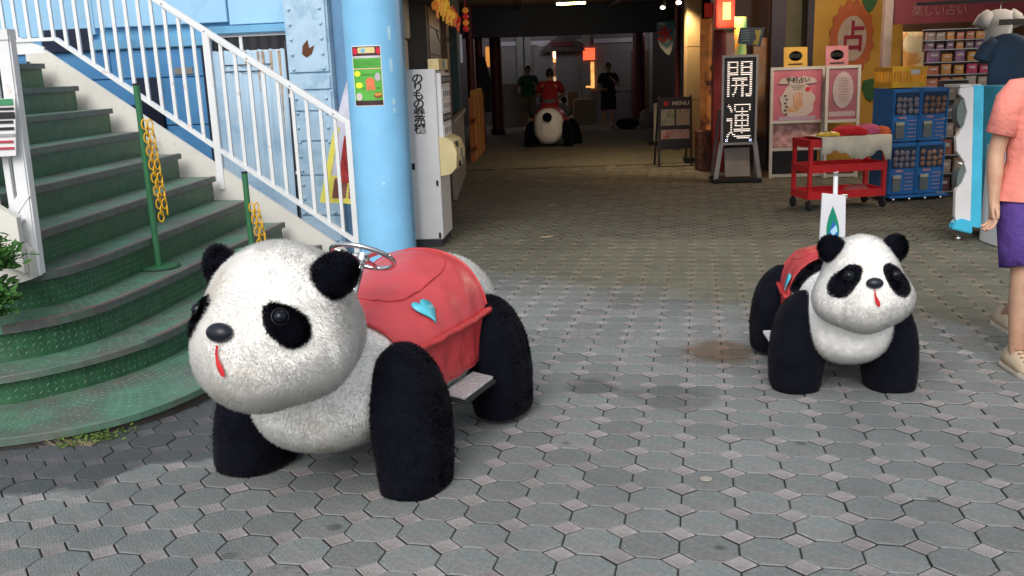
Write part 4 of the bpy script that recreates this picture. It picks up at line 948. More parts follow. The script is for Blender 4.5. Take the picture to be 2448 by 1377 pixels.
def drop(cx_, cy_, rw, rh, m_, nm, off, cut=None):
    pts = []
    for k in range(24):
        a = 2*math.pi*k/24; x_ = rw*math.sin(a)*math.sin(a/2)**1.2; y_ = -rh*math.cos(a)*-1
        pts.append((cx_+x_, cy_-rh*math.cos(a)*1.0))
    b = MB(); b.prism([at(px_, py_, Ys-off) for px_, py_ in pts], (0, .001, 0)); b.build(nm, m_, sb)
drop(1991, 536, 21, 44, mat('drop_green', (.0, .22, .13)), 'drop', .003); drop(1993, 552, 14, 26, mat('drop_blue', (.02, .12, .42)), 'drop_inner', .005)
b = MB(); b.prism([at(px_, py_, Ys-.007) for px_, py_ in ((1985, 552), (1999, 538), (2002, 552), (1990, 566))], (0, .001, 0)); b.build('drop_shine', mat('drop_pale', (.35, .6, .75)), sb)

# ---- far panda (seen from behind) and rider
p3loc = ground(1323, 350)
p3, _, _ = panda('panda ride seen from behind with black tail, rider in red on it', (p3loc.x, p3loc.y+.45, 0), 78, dict(scale=1.0, body=[(-.68, .08, .22, .62), (-.62, .24, .10, .74), (-.52, .31, .06, .79), (-.30, .33, .05, .80), (0, .33, .08, .80), (.22, .31, .075, .745), (.40, .275, .065, .70), (.56, .22, .10, .66), (.66, .12, .18, .56), (.69, .04, .30, .42)],
    leg=dict(x=(.31, -.42), y=.42, l=.17, w=.10, h=.55, bot=.0), foot=False), .06)
b = MB(); b.ball((-.70, -.02, .62), .10, 16, (.6, 1, 1)); b.build('tail', bfur, p3, smooth=2)

# ================================================================== PEOPLE
def skinmesh(verts, edges, radii, lv=2):
    me = bpy.data.meshes.new('s'); me.from_pydata(verts, edges, []); o = bpy.data.objects.new('s', me); C.objects.link(o)
    md = o.modifiers.new('skin', 'SKIN'); md.use_smooth_shade = True
    for k, r_ in enumerate(radii): me.skin_vertices[0].data[k].radius = (r_, r_) if not hasattr(r_, '__len__') else r_
    me.skin_vertices[0].data[0].use_root = True
    s_ = o.modifiers.new('sub', 'SUBSURF'); s_.levels = lv; s_.render_levels = lv
    r2 = bpy.data.meshes.new_from_object(o.evaluated_get(bpy.context.evaluated_depsgraph_get())); bpy.data.objects.remove(o); return r2
def addmesh(name, me, m, parent):
    me.materials.clear(); me.materials.append(m); me.polygons.foreach_set('use_smooth', [True]*len(me.polygons))
    o = bpy.data.objects.new(name, me); C.objects.link(o); o.parent = parent; return o
def oval(c, rx, ry, n=20, tilt=0.):
    return [(c[0]+rx*math.cos(2*math.pi*k/n), c[1]+ry*math.sin(2*math.pi*k/n), c[2]+tilt*math.cos(2*math.pi*k/n)) for k in range(n)]
def limb(pts, rs, n=14):
    b = MB(); b.tube(pts, rs, n); return b
def person(label, loc, rz, J, shirt, short, shoe, hands=False, hem=None, group=None, headdir=0.):
    """J: joints (local: +y forward, +x its left, z up). builds one body mesh, clothes, shoes, hair"""
    t = thing('person', label, 'person', loc, rz, group)
    V = Vector; pel, chest, neck, head = V(J['pelvis']), V(J['chest']), V(J['neck']), V(J['head'])
    vs = [pel, (pel+chest)/2, chest, neck, head-V((0, 0, .02))]; rs = [.125, .115, .125, .055, .06]; ed = [(0, 1), (1, 2), (2, 3), (3, 4)]
    def ch(root, pts, rr):
        i0 = root
        for p_, r_ in zip(pts, rr): vs.append(V(p_)); rs.append(r_); ed.append((i0, len(vs)-1)); i0 = len(vs)-1
        return i0
    for s in ('l', 'r'):
        sh, el, wr = V(J[s+'sh']), V(J[s+'el']), V(J[s+'wr'])
        e = ch(2, [sh, (sh+el)/2, el, el+(wr-el)*.35, wr], [.055, .047, .040, .041, .026])
        hd_ = (wr-el).normalized(); pm = V(J.get(s+'palm', wr+hd_*.075))
        if hands:
            side = V(J.get('handside', (0, 1, 0))).normalized(); nrm = hd_.cross(side).normalized()
            palm = wr+hd_*.05; e2 = ch(e, [palm], [(.034, .018)])
            for k, (o_, l_) in enumerate(((-.030, .062), (-.010, .072), (.010, .068), (.028, .052))):
                b0 = palm+side*o_*-1+hd_*.028; cur = nrm*(-1 if s == 'r' else 1)
                ch(e2, [b0, b0+hd_*l_*.45+cur*.010, b0+hd_*l_*.75+cur*.030, b0+hd_*l_*.80+cur*.048], [.0105, .009, .0082, .007])
            tb = wr+hd_*.02+side*.026; ch(e2, [tb, tb+side*.018+hd_*.028, tb+side*.012+hd_*.058], [.011, .010, .008])
        else:
            ch(e, [pm], [.034])
        hp, kn, an = V(J[s+'hp']), V(J[s+'kn']), V(J[s+'an'])
        ch(0, [hp, (hp+kn)/2, kn, kn+(an-kn)*.3, an, an+V(J.get('toe', (0, .08, -.05)))], [.095, .078, .055, .058, .036, .03])
    bm_ = skinmesh([tuple(v) for v in vs], ed, rs, 2); body = addmesh('body', bm_, skin, t)
    # head
    hb = MB(); n = 24; m_ = 18; rings = []
    for i in range(m_+1):
        a = -math.pi/2+math.pi*i/m_; z_ = math.sin(a); r_ = math.cos(a)
        jaw = 1-.22*max(0, -z_)
        rings.append([(head.x+.073*r_*jaw*math.cos(2*math.pi*j/n), head.y+(.09*r_*jaw*math.sin(2*math.pi*j/n))+(.012 if z_ < 0 and math.sin(2*math.pi*j/n) > 0 else 0)*r_, head.z+.04+.115*z_) for j in range(n)])
    hb.loft(rings)
    hb.ball(head+V((0, .098, .02)), .016, 8, (.8, 1.1, 1.4)); hb.ball(head+V((.075, 0, .03)), .022, 8, (.4, .8, 1.2)); hb.ball(head+V((-.075, 0, .03)), .022, 8, (.4, .8, 1.2))
    hb.box(head+V((0, .088, -.028)), (.04, .01, .008))
    hb.build('head', skin, t, smooth=2)
    for s in (1, -1):
        b = MB(); b.ball(head+V((s*.03, .084, .048)), .011, 8, (1.2, .5, .7)); b.build('eye', hairm, t, smooth=2)
    b = MB(); rings = []
    for i in range(9):
        a = R(-5)+R(95)*i/8; rings.append([(head.x+.083*math.cos(a)*math.cos(2*math.pi*j/n), head.y-.012+.098*math.cos(a)*math.sin(2*math.pi*j/n), head.z+.06+.112*math.sin(a)-(.05 if math.sin(2*math.pi*j/n) < -.2 else 0)*math.cos(a)) for j in range(n)])
    b.loft(rings); b.build('hair', hairm, t, smooth=2)
    # shirt
    b = MB(); hemz = pel+V((0, 0, J.get('hem', -.02))); R_ = []
    for f, rx, ry in ((0, .218, .160), (.12, .205, .150), (.35, .170, .122), (.6, .182, .128), (.78, .195, .125), (.9, .175, .105)):
        c = hemz+(V(J['neck'])+V((0, 0, -.04))-hemz)*f; R_.append(oval(c, rx, ry, 24))
    c = neck+V((0, 0, -.01)); R_.append(oval(c, .105, .08, 24)); R_.append(oval(c+V((0, 0, .02)), .068, .064, 24))
    for r_i in range(len(R_)):
        R_[r_i] = [(x+.004*math.sin(k*2.1+r_i), y+.005*math.sin(k*1.7+r_i*2), z) for k, (x, y, z) in enumerate(R_[r_i])]
    b.loft(R_, cap=False); sho = b.build('shirt', shirt, t, smooth=2)
    for s in ('l', 'r'):
        sh, el = V(J[s+'sh']), V(J[s+'el']); d = el-sh; b = MB(); inn = V((-.05 if s == 'l' else .05, 0, .02))
        b.tube([sh+inn*1.4, sh+inn*.5, sh+d*.12, sh+d*.4, sh+d*.68, sh+d*.70], [.05, .073, .077, .074, .073, .060], 18); b.build('sleeve', shirt, sho, smooth=2)
    # shorts
    b = MB(); R_ = [oval(pel+V((0, 0, .10)), .150, .105, 24), oval(pel+V((0, 0, .02)), .176, .122, 24), oval(pel+V((0, 0, -.07)), .19, .135, 24)]; b.loft(R_)
    sh_l = J.get('shortlen', .95)
    for s in ('l', 'r'):
        hp, kn = V(J[s+'hp']), V(J[s+'kn']); d = kn-hp; b.tube([hp+V((0, 0, .05)), hp, hp+d*.35, hp+d*.7, hp+d*sh_l, hp+d*(sh_l+.005)], [.075, .108, .112, .107, .104, .087], 20)
    b.build('shorts', short, t, smooth=2)
    for s in ('l', 'r'):
        an = V(J[s+'an']); td = V(J.get('toedir', (0, 1, 0))).normalized(); sd = V((td.y, -td.x, 0)); z0 = an.z-.075
        so_ = thing_part = None; b = MB(); rr = []
        for f, w_, h_ in ((-.095, .018, .05), (-.075, .036, .085), (-.02, .042, .10), (.05, .045, .085), (.11, .048, .06), (.155, .04, .045), (.185, .018, .03)):
            c = an+td*f; rr.append([(c.x+sd.x*w_*math.cos(a), c.y+sd.y*w_*math.cos(a), z0+.018+max(0, math.sin(a))*h_) for a in np.linspace(0, 2*math.pi, 16, endpoint=False)])
        b.loft(rr); so_ = b.build('shoe', shoe, t, smooth=2)
        b = MB(); rr = [[(x, y, z0) for x, y, z in r_] for r_ in rr]; top_ = []
        outline = [(an+td*f+sd*w_) for f, w_ in ((-.10, .02), (-.075, .042), (0, .046), (.06, .048), (.12, .052), (.17, .04), (.195, .015))]; outline += [(an+td*f-sd*w_) for f, w_ in ((.195, .015), (.17, .04), (.12, .052), (.06, .048), (0, .046), (-.075, .042), (-.10, .02))]
        b.prism([(p_.x, p_.y, z0-.004) for p_ in outline], (0, 0, .026)); b.build('sole', mat('sole', (.55, .5, .42), rough=.7), so_, bevel=.004)
        if hands:
            for q_ in range(4):
                c = an+td*(.035+.025*q_); b = MB(); zz = z0+.018+.092-.013*q_; b.bar((c.x-sd.x*.022, c.y-sd.y*.022, zz), (c.x+sd.x*.022, c.y+sd.y*.022, zz+.004), .008, .006); b.build('lace', mat('lace', (.35, .18, .10)), so_)
    return t
def stand(h=1.0, arms='down'):
    J = dict(pelvis=(0, 0, .93), chest=(0, 0, 1.22), neck=(0, 0, 1.43), head=(0, .01, 1.53), lsh=(.17, 0, 1.36), rsh=(-.17, 0, 1.36), lhp=(.09, 0, .86), rhp=(-.09, 0, .86), lkn=(.10, .02, .48), rkn=(-.10, .02, .48), lan=(.10, 0, .078), ran=(-.10, 0, .078),
             lel=(.225, -.02, 1.08), rel=(-.225, -.02, 1.08), lwr=(.24, .03, .84), rwr=(-.24, .03, .84))
    return J
coral = mat('coral_cotton', (.78, .25, .20), rough=.85, var=.07, vs=5, bump=.8, bs=6, bd=.045)
purple = mat('purple_cotton', (.075, .035, .20), rough=.85, var=.12, vs=6, bump=.8, bs=7, bd=.05)
J = stand(); J.update(lkn=(.09, .12, .50), lan=(.10, .10, .080), rkn=(-.06, .05, .49), ran=(-.055, -.36, .16), toe=(0, .08, -.05), rsh=(-.155, 0, 1.36), rel=(-.200, .02, 1.085), rwr=(-.190, .12, .850), handside=(0, 1, 0), shortlen=.92, hem=-.08)
sp_ = ground(2432, 884)
pr = person('person in coral shirt and purple shorts walking at the right edge of the frame', (sp_.x+.085, sp_.y+.10, sp_.z), R(180), {**J, 'lan': (.10, .10, .08), 'lkn': (.105, .10, .50), 'ran': (-.085, -.36, .16), 'rkn': (-.075, .05, .49)}, coral, purple, mat('beige_suede', (.52, .42, .30), rough=.9, var=.1), hands=True)
for s_, x_, z_, w_ in (('C', .10, 1.22, .13), ('I', .02, 1.20, .10)):
    pass
o = text('shirt_print', 'CIT\nT  H', paper, pr, .12, (.02, .1335, 1.20), (R(90), 0, R(180)), .003, bold=.004)
ph = MB(); ph.box((-.196, .185, .742), (.012, .13, .07), rx=R(12)); pht = tag(ph.build('phone', black, bevel=.004), 'dark phone held in the hand of the person in coral', 'phone'); pht.parent = None
pht.matrix_world = Matrix.Translation((sp_.x+.085, sp_.y+.10, sp_.z)) @ Matrix.Rotation(R(180), 4, 'Z')
# far people
green_s = mat('green_cotton', (.02, .12, .085), rough=.85); redc = mat('red_cotton', (.30, .012, .02), rough=.85, bump=.2, bs=8); blk = mat('black_cotton', (.012, .013, .02), rough=.85); khaki = mat('khaki_cotton', (.24, .20, .15), rough=.85)
J = stand(); J.update(rel=(-.28, .08, 1.12), rwr=(-.20, .27, 1.22), lel=(.24, .02, 1.1), lwr=(.2, .2, 1.0))
g1 = ground(1266, 312); person('person in green shirt and khaki shorts standing left of the far doorway', (g1.x, g1.y, 0), R(170), J, green_s, khaki, paper)
J = stand(); J.update(rel=(-.24, .10, 1.12), rwr=(-.05, .16, 1.30), lel=(.26, .05, 1.08), lwr=(.12, .2, 1.02))
g2 = ground(1455, 308); person('person in black shirt and shorts standing with one hand at the chin', (g2.x, g2.y, 0), R(185), J, blk, blk, mat('grey_shoe', (.1, .1, .1)))
J = stand(); dz = -.05
J.update(pelvis=(0, -.05, .86), chest=(0, .06, 1.13), neck=(0, .12, 1.34), head=(.0, .16, 1.44), lsh=(.18, .1, 1.27), rsh=(-.18, .1, 1.27), lel=(.30, .25, 1.05), rel=(-.30, .22, 1.05), lwr=(.16, .42, .98), rwr=(-.16, .42, .98), lhp=(.12, -.02, .82), rhp=(-.12, -.02, .82), lkn=(.40, .30, .66), rkn=(-.42, .28, .62), lan=(.45, .28, .20), ran=(-.52, .05, .10), shortlen=.95, hem=-.05)
person('person in red shirt and grey shorts riding the far panda, seen from behind', (p3loc.x-.03, p3loc.y+.55, 0), R(-8), J, redc, mat('grey_denim', (.10, .11, .14)), paper)

# ================================================================== SHOP SIDE (right)
# menu stand
ms = thing('menu_stand', 'black A-frame menu stand with food pictures beside the cream column', 'menu board', tuple(ground(1614, 396)), R(2)); 
b = MB()
for s in (-1, 1): b.bar((s*.265, 0, 0), (s*.255, .05, 1.12), .035, .03); b.bar((s*.26, .42, 0), (s*.255, .09, 1.08), .03, .03)
b.bar((-.265, .02, .30), (.265, .02, .30), .03, .05); b.build('frame', mat('charcoal_frame', (.04, .04, .045), rough=.5), ms)
b = MB(); b.box((0, .03, .70), (.50, .02, .80), rx=-.045); b.build('board', mat('charcoal_board', (.05, .05, .055), rough=.6), ms)
for x_, z_, w_, h_, c_ in ((-.125, .78, .22, .26, (.50, .48, .36)), (.125, .78, .22, .26, (.46, .44, .30)), (0, .45, .47, .27, (.60, .42, .36))):
    b = MB(); b.box((x_, .012, z_), (w_, .008, h_)); b.build('food_picture', mat('food%d' % int(x_*100+z_*10), c_, rough=.6, var=.2, vs=8, col2=(.25, .32, .12) if x_ < 0 else (.55, .18, .15), c2s=9, c2t=(.5, .6)), ms)
text('lettering', 'MENU', cream, ms, .085, (.085, .008, 1.0), bold=.002, sx=1.2)
b = MB(); b.disc((-.15, .012, 1.0), .042, 'y', 16, .004); b.build('red_emblem', redp, ms)
# bollard
bo = ground(1568, 345); t = thing('cream_bollard', 'short cream bollard left of the menu stand', 'bollard', tuple(bo))
b = MB(); b.cyl((0, 0, .04), (0, 0, .80), .05, 14); b.build('tube', cream, t, smooth=True); b = MB(); b.ball((0, 0, .80), .06, 12, (1, 1, .7)); b.build('cap', cream, t, smooth=2)
b = MB(); b.cyl((0, 0, 0), (0, 0, .06), .16, 16); b.build('base', rubber, t)
# cream column
cc_ = ground(1656, 388); t = thing('cream_column', 'square cream column behind the menu stand', 'column', (cc_.x, cc_.y, 0))
colm = mat('column_ochre', (.42, .30, .15), rough=.6, var=.06)
for z0, z1 in ((.08, 1.03), (1.035, 1.88), (1.885, 2.94)):
    b = MB(); b.box((0, .12, (z0+z1)/2), (.235, .26, z1-z0)); b.build('cladding', colm, t, bevel=.004)
b = MB(); b.box((0, .12, .04), (.24, .27, .08)); b.build('plinth', dark, t)
# orange photo banner + red post
def vbanner(name, label, cat, px0, px1, y0, y1, Y, m_, wav=.02, th=.01):
    b = MB(); rows = []
    for k in range(13):
        f = k/12; a = at(px0, y0+(y1-y0)*f, Y); c = at(px1, y0+(y1-y0)*f, Y); row = []
        for j in range(7):
            p_ = a+(c-a)*j/6; p_.y += wav*math.sin(f*6+j*.9); row.append(p_)
        rows.append(row)
    b.loft(rows, cap=False, closed=False); o = b.build(name, m_, smooth=2, fix=False); md = o.modifiers.new('thick', 'SOLIDIFY'); md.thickness = th
    return tag(o, label, cat)
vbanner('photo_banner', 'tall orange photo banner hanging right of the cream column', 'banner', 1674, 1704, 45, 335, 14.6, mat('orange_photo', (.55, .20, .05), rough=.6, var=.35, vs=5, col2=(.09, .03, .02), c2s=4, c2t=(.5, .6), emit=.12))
b = MB(); a = at(1688, 355, 14.5); b.box((a.x, 14.5, .30), (.30, .3, .6)); tag(b.build('goods_box', mat('goods_dark', (.12, .05, .035), rough=.7, var=.7, vs=14), bevel=.01), 'dark red mottled goods box under the orange photo banner', 'box')
def colm_(px0, px1, Y, m_, label, name='post', z1=2.94, dz=.12):
    a, c = at(px0, 200, Y), at(px1, 200, Y); b = MB(); b.box(((a.x+c.x)/2, Y, z1/2), (c.x-a.x, dz, z1)); return tag(b.build(name, m_, bevel=.005), label, 'post')
colm_(1703, 1732, 14.2, mat('bright_red_post', (.20, .02, .025), rough=.5), 'red painted post between the orange banner and the lit lantern sign', 'red_post')
ls = thing('lit_lantern_sign', 'red hanging lantern box with glowing orange panel above the red post', 'sign', (0, 0, 0))
a = at(1733, 40, 13.9); b = MB(); b.box((a.x, 13.95, 2.42), (.26, .2, .62)); b.build('box', mat('lantern_red', (.45, .03, .02), emit=.25), ls, bevel=.01)
b = MB(); b.box((a.x+.01, 13.84, 2.34), (.11, .02, .24)); b.build('glow_panel', mat('lantern_glow', (1., .45, .12), emit=1.1, var=.2), ls)
b = MB(); b.box((a.x+.01, 13.84, 2.58), (.11, .02, .16)); b.build('glow_panel', MATS['lantern_glow'], ls)
b = MB(); b.box((a.x, 13.85, 2.09), (.30, .3, .02)); b.build('tray', black, ls)
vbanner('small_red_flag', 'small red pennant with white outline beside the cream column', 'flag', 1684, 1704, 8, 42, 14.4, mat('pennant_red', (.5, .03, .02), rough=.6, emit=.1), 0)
# rainbow banner, blackboard, dark shop front
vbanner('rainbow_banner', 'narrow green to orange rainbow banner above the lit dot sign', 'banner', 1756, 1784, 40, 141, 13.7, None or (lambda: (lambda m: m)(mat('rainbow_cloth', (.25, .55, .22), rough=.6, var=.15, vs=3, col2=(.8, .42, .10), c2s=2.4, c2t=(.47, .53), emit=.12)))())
bb = thing('black_sign_board', 'dark blue sign board with faded picture above the lit dot sign', 'sign board', (0, 0, 0))
q = [at(px_, py_, 13.4) for px_, py_ in ((1770, 66), (1828, 66), (1818, 112), (1764, 103))]
b = MB(); b.prism(q, (0, .02, 0)); b.build('board', mat('blueblack_board', (.012, .03, .05), rough=.4), bb)
q = [at(px_, py_, 13.39) for px_, py_ in ((1804, 72), (1820, 72), (1812, 108), (1798, 106), (1808, 90))]; b = MB(); b.prism(q, (0, .003, 0)); b.build('picture', mat('mustard_print', (.22, .17, .03)), bb)
for k in range(5):
    q = [at(px_, py_, 13.39) for px_, py_ in ((1772, 73+k*6), (1792, 71+k*6), (1792, 73+k*6), (1772, 75+k*6))]; b = MB(); b.prism(q, (0, .003, 0)); b.build('chalk_line', mat('chalk', (.12, .16, .18)), bb)
colm_(1838, 1872, 14.1, mat('dark_post', (.025, .022, .035), rough=.6), 'dark post between the blue sign board and the olive wall', 'dark_post')
colm_(1922, 1938, 14.25, mat('dark_post', (0, 0, 0)), 'narrow dark post at the left edge of the yellow wall', 'dark_post')
# poster glimpses between red post and dark post
vbanner('food_poster', 'orange and brown food poster behind the lit dot sign', 'poster', 1800, 1838, 90, 330, 14.2, mat('food_poster', (.30, .20, .12), rough=.6, var=.3, vs=4, col2=(.40, .14, .03), c2s=3, c2t=(.45, .6)), 0)
vbanner('pale_poster', 'pale narrow poster between the red post and the rainbow banner', 'poster', 1733, 1760, 78, 300, 14.3, mat('pale_poster', (.33, .22, .18), rough=.6, var=.2, vs=3), 0)
# back walls of shop
sw_ = thing('shop_wall', 'shop front wall painted olive and golden yellow', 'wall', (0, 0, 0))
def wallseg(px0, px1, Y, z0, z1, m_, nm='panel', d=.15, par=None):
    a, c = at(px0, 200, Y), at(px1, 200, Y); b = MB(); b.box(((a.x+c.x)/2, Y+d/2, (z0+z1)/2), (c.x-a.x, d, z1-z0)); return b.build(nm, m_, par)
wallseg(1870, 1930, 14.5, 0, 2.94, mat('olive_wall', (.12, .11, .06), rough=.7), 'olive_panel', .15, sw_)
wallseg(1929, 2150, 14.4, 0, 2.94, mat('golden_wall', (.50, .27, .035), rough=.6, var=.15, vs=1.5), 'yellow_panel', .15, sw_)
wallseg(1700, 1870, 14.7, 0, 2.94, mat('shop_dark', (.05, .04, .04), rough=.7), 'dark_panel', .15, sw_)
wallseg(2150, 3000, 14.4, 0, 2.94, mat('shop_brown', (.16, .09, .05), rough=.7, var=.3, vs=2), 'brown_panel', .15, sw_)
# fortune sign
fs = thing('fortune_sign', 'scalloped orange oval sign with a large red character on the yellow wall', 'sign', (0, 0, 0))
cS = at(2040, 92, 14.3)
def flower(rx, rz_, lob, amp, y_, m_, nm, th=.02):
    pts = [(cS.x+rx*(1+amp*abs(math.sin(lob*a/2)))*math.cos(a), y_, cS.z+rz_*(1+amp*abs(math.sin(lob*a/2)))*math.sin(a)) for a in np.linspace(0, 2*math.pi, 96, endpoint=False)]
    b = MB(); b.prism(pts, (0, th, 0)); b.build(nm, m_, fs)
flower(.30, .50, 16, .14, 14.37, mat('orange_scallop', (.42, .10, .03), rough=.6, var=.1), 'border'); flower(.215, .33, 16, 0, 14.35, mat('fortune_cream', (.42, .33, .26), rough=.6), 'centre', .015)
text('character', '占', mat('fortune_red', (.25, .01, .03)), fs, .46, (cS.x+.01, 14.345, cS.z+.0), bold=.012, sx=.8)
# teal mask-like shapes on the yellow wall
for px_, py_, r_, lab in ((2090, 5, .12, 'green rounded ornament at the top of the yellow wall'), (2092, 215, .15, 'teal crest ornament on the yellow wall above the gacha machines')):
    a = at(px_, py_, 14.2); b = MB(); b.prism([(a.x+r_*x_, 14.36, a.z+r_*z_) for x_, z_ in ((-.8, .9), (0, 1.1), (.8, .9), (.9, .1), (.4, -.8), (0, -1.2), (-.5, -.8), (-.9, .1))], (0, .03, 0)); tag(b.build('wall_ornament', mat('teal_ornament', (.02, .16, .20) if py_ > 100 else (.04, .12, .04)), bevel=.006), lab, 'ornament')
# LED sign
lg = ground(1762, 437); le = thing('led_sign', 'lit dot matrix sign with two large white characters on a grey stand', 'sign', (lg.x, lg.y, 0), R(-4))
fr = mat('silver_frame', (.28, .27, .27), rough=.4, metal=.3)
b = MB(); b.box((0, .02, 1.12), (.46, .09, 1.16), rx=0); b.build('housing', black, le, bevel=.006)
for s in (-1, 1):
    b = MB(); b.bar((s*.225, -.03, .54), (s*.225, -.03, 1.70), .035, .03); b.bar((s*.225, 0, .56), (s*.30, -.02, .04), .035, .06); b.bar((s*.30, .35, .04), (s*.24, .1, 1.0), .03, .03); b.build('side_frame', fr, le)
b = MB(); b.bar((-.24, -.03, 1.70), (.24, -.03, 1.70), .03, .035); b.bar((-.24, -.03, .54), (.24, -.03, .54), .03, .03); b.build('cross_frame', fr, le)
b = MB(); b.box((0, .03, .28), (.34, .02, .40), rx=-.3); b.build('apron', mat('grey_apron', (.22, .19, .17), rough=.6), le)
b = MB(); b.box((0, .17, .04), (.66, .45, .05)); b.build('base', rubber, le, bevel=.01)
for s in (-1, 1):
    b = MB(); b.cyl((s*.3, -.04, .0), (s*.3, -.01, .0), .03, 10); b.T = Matrix(); b.build('caster', rubber, le)
ledm = mat('led_white', (1, .86, .76), emit=.85, var=0)
for ci, chh in enumerate('開運'):
    o = text('tmp', chh, ledm, None, .42, (0, 0, 0), (0, 0, 0), 0, bold=.0)
    me = o.data; co = np.array([v.co[:] for v in me.vertices]); mn, mx_ = co.min(0), co.max(0)
    bv = BVHTree.FromPolygons([v.co for v in me.vertices], [p.vertices for p in me.polygons])
    b = MB(); NX, NZ = 30, 20; zc0 = (1.40, .84)[ci]
    for i in range(NZ):
        for j in range(NX):
            x_ = mn[0]+(mx_[0]-mn[0])*(j+.5)/NX; y_ = mn[1]+(mx_[1]-mn[1])*(i+.5)/NZ
            if bv.ray_cast(Vector((x_, y_, 1)), Vector((0, 0, -1)))[0]:
                X_ = -.165+.33*(j+.5)/NX; Z_ = zc0-.235+.47*(i+.5)/NZ; b.add([(X_-.0048, -.027, Z_-.0052), (X_+.0048, -.027, Z_-.0052), (X_+.0048, -.027, Z_+.0052), (X_-.0048, -.027, Z_+.0052)], [(0, 1, 2, 3)])
    bpy.data.objects.remove(o); struct(b.build('led_dots', ledm, le, fix=False), 'stuff')
b = MB()
for s in (-1, 1):
    for dx, dz_ in ((0, 0), (.012, .012), (-.012, .012), (.012, -.012), (-.012, -.012)): b.box((s*.16+dx, -.028, .585+dz_), (.007, .003, .007))
b.build('corner_leds', mat('led_blue', (.7, .75, 1), emit=3), le)
# pink sign boards
pbm = mat('pink_print', (.50, .13, .17), rough=.4, var=.12, vs=3, coat=.3); pcm = mat('pale_print', (.52, .42, .36), rough=.5, var=.06)
def board(name, label, px0, px1, pyb, Yoff, w, panel, kids):
    g0 = ground((px0+px1)/2, pyb); t = thing(name, label, 'sign board', (g0.x, g0.y+Yoff, 0)); fm = mat('board_white', (.50, .47, .42), rough=.5)
    for s in (-1, 1):
        b = MB(); b.bar((s*(w/2-.02), 0, 0), (s*(w/2-.02), .06, 1.53), .045, .04); b.build('upright', fm, t)
    for z_ in (.03, .40, .78, 1.51):
        b = MB(); b.bar((-w/2+.042, .04*z_, z_), (w/2-.042, .04*z_, z_), .035, .04); b.build('rail', fm, t)
    b = MB(); b.box((0, .05, 1.145), (w-.09, .012, .70), rx=-.04); b.build('poster', panel, t)
    kids(t); return t
def k1(t):
    b = MB(); b.prism([(-.27, .036, 1.31), (-.23, .038, 1.37), (-.1, .038, 1.40), (0, .038, 1.385), (.1, .038, 1.40), (.23, .038, 1.37), (.27, .036, 1.31), (.2, .036, 1.30), (-.2, .036, 1.30)], (0, -.005, 0)); b.build('ribbon', pcm, t)
    text('lettering', '手相占い', ink, t, .085, (0, .030, 1.345), bold=.002)
    b = MB(); b.prism([(.24*math.cos(a)*(1+.06*math.sin(9*a)), .032, 1.06+.25*math.sin(a)*(1+.06*math.sin(7*a))) for a in np.linspace(0, 2*math.pi, 60, endpoint=False)], (0, -.004, 0)); b.build('print_field', pcm, t)
    hm = mat('hand_print', (.55, .30, .16))
    for dx, h_ in ((-.06, .10), (-.03, .13), (0, .14), (.03, .13)):
        b = MB(); b.bar((dx+.02, .024, 1.05), (dx*1.3+.02, .024, 1.05+h_), .022, .004, (0, 1, 0)); b.build('drawn_finger', hm, t)
    b = MB(); b.disc((.01, .026, 1.02), .07, 'y', 16, .003, 1, .8); b.build('drawn_palm', hm, t)
    b = MB(); b.disc((-.06, .026, .95), .05, 'y', 16, .003, 1.8, .7); b.build('drawn_palm', hm, t)
    b = MB(); b.disc((.14, .024, 1.22), .035, 'y', 14, .003); b.build('red_badge', redp, t)
    for k in range(7):
        b = MB(); b.box((-.17+.02*(k % 2), .022, 1.14-.05*k), (.035, .003, .018)); b.build('drawn_icon', ink, t)
    for k in range(3):
        b = MB(); b.box((0, .024, 1.275-.025*k), (.2-.03*k, .003, .006)); b.build('print_line', mat('print_brown', (.25, .18, .15)), t)
    b = MB(); b.box((0, .03, .83), (.52, .02, .05)); b.build('lower_strip', mat('lilac_print', (.42, .30, .38)), t)
    # mottled pinkish shelf back, black panel below
    b = MB(); b.box((0, .10, .585), (.66, .02, .33)); b.build('shelf_back', mat('pinkish_goods', (.45, .25, .24), var=.5, vs=12), t)
    b = MB(); b.box((0, .10, .21), (.66, .02, .33)); b.build('lower_panel', black, t)
board('palm_reading_board', 'tall white framed board with pink poster showing drawn hands', 1838, 1964, 424, 0, .76, pbm, k1)
def k2(t):
    b = MB(); b.prism([(.14*math.cos(a)*(1+.04*abs(math.sin(10*a))), .032, 1.2+.24*math.sin(a)*(1+.04*abs(math.sin(10*a)))) for a in np.linspace(0, 2*math.pi, 60, endpoint=False)], (0, -.004, 0)); b.build('print_oval', mat('grey_pink', (.42, .33, .33)), t)
    for k in range(9):
        b = MB(); b.box((.01*(k % 3)-.01, .026, 1.36-k*.037), (.15-.02*abs(k-4)*.5, .003, .008)); b.build('print_line', mat('print_brown', (0, 0, 0)), t)
    b = MB(); b.box((0, .034, .86), (.36, .004, .10)); b.build('lower_strip', mat('grey_pink', (0, 0, 0)), t)
board('price_list_board', 'narrower white framed board with pink poster and pale oval of small print', 1968, 2046, 424, -.0, .48, mat('mauve_print', (.30, .10, .13), rough=.5, var=.15, vs=4), k2)
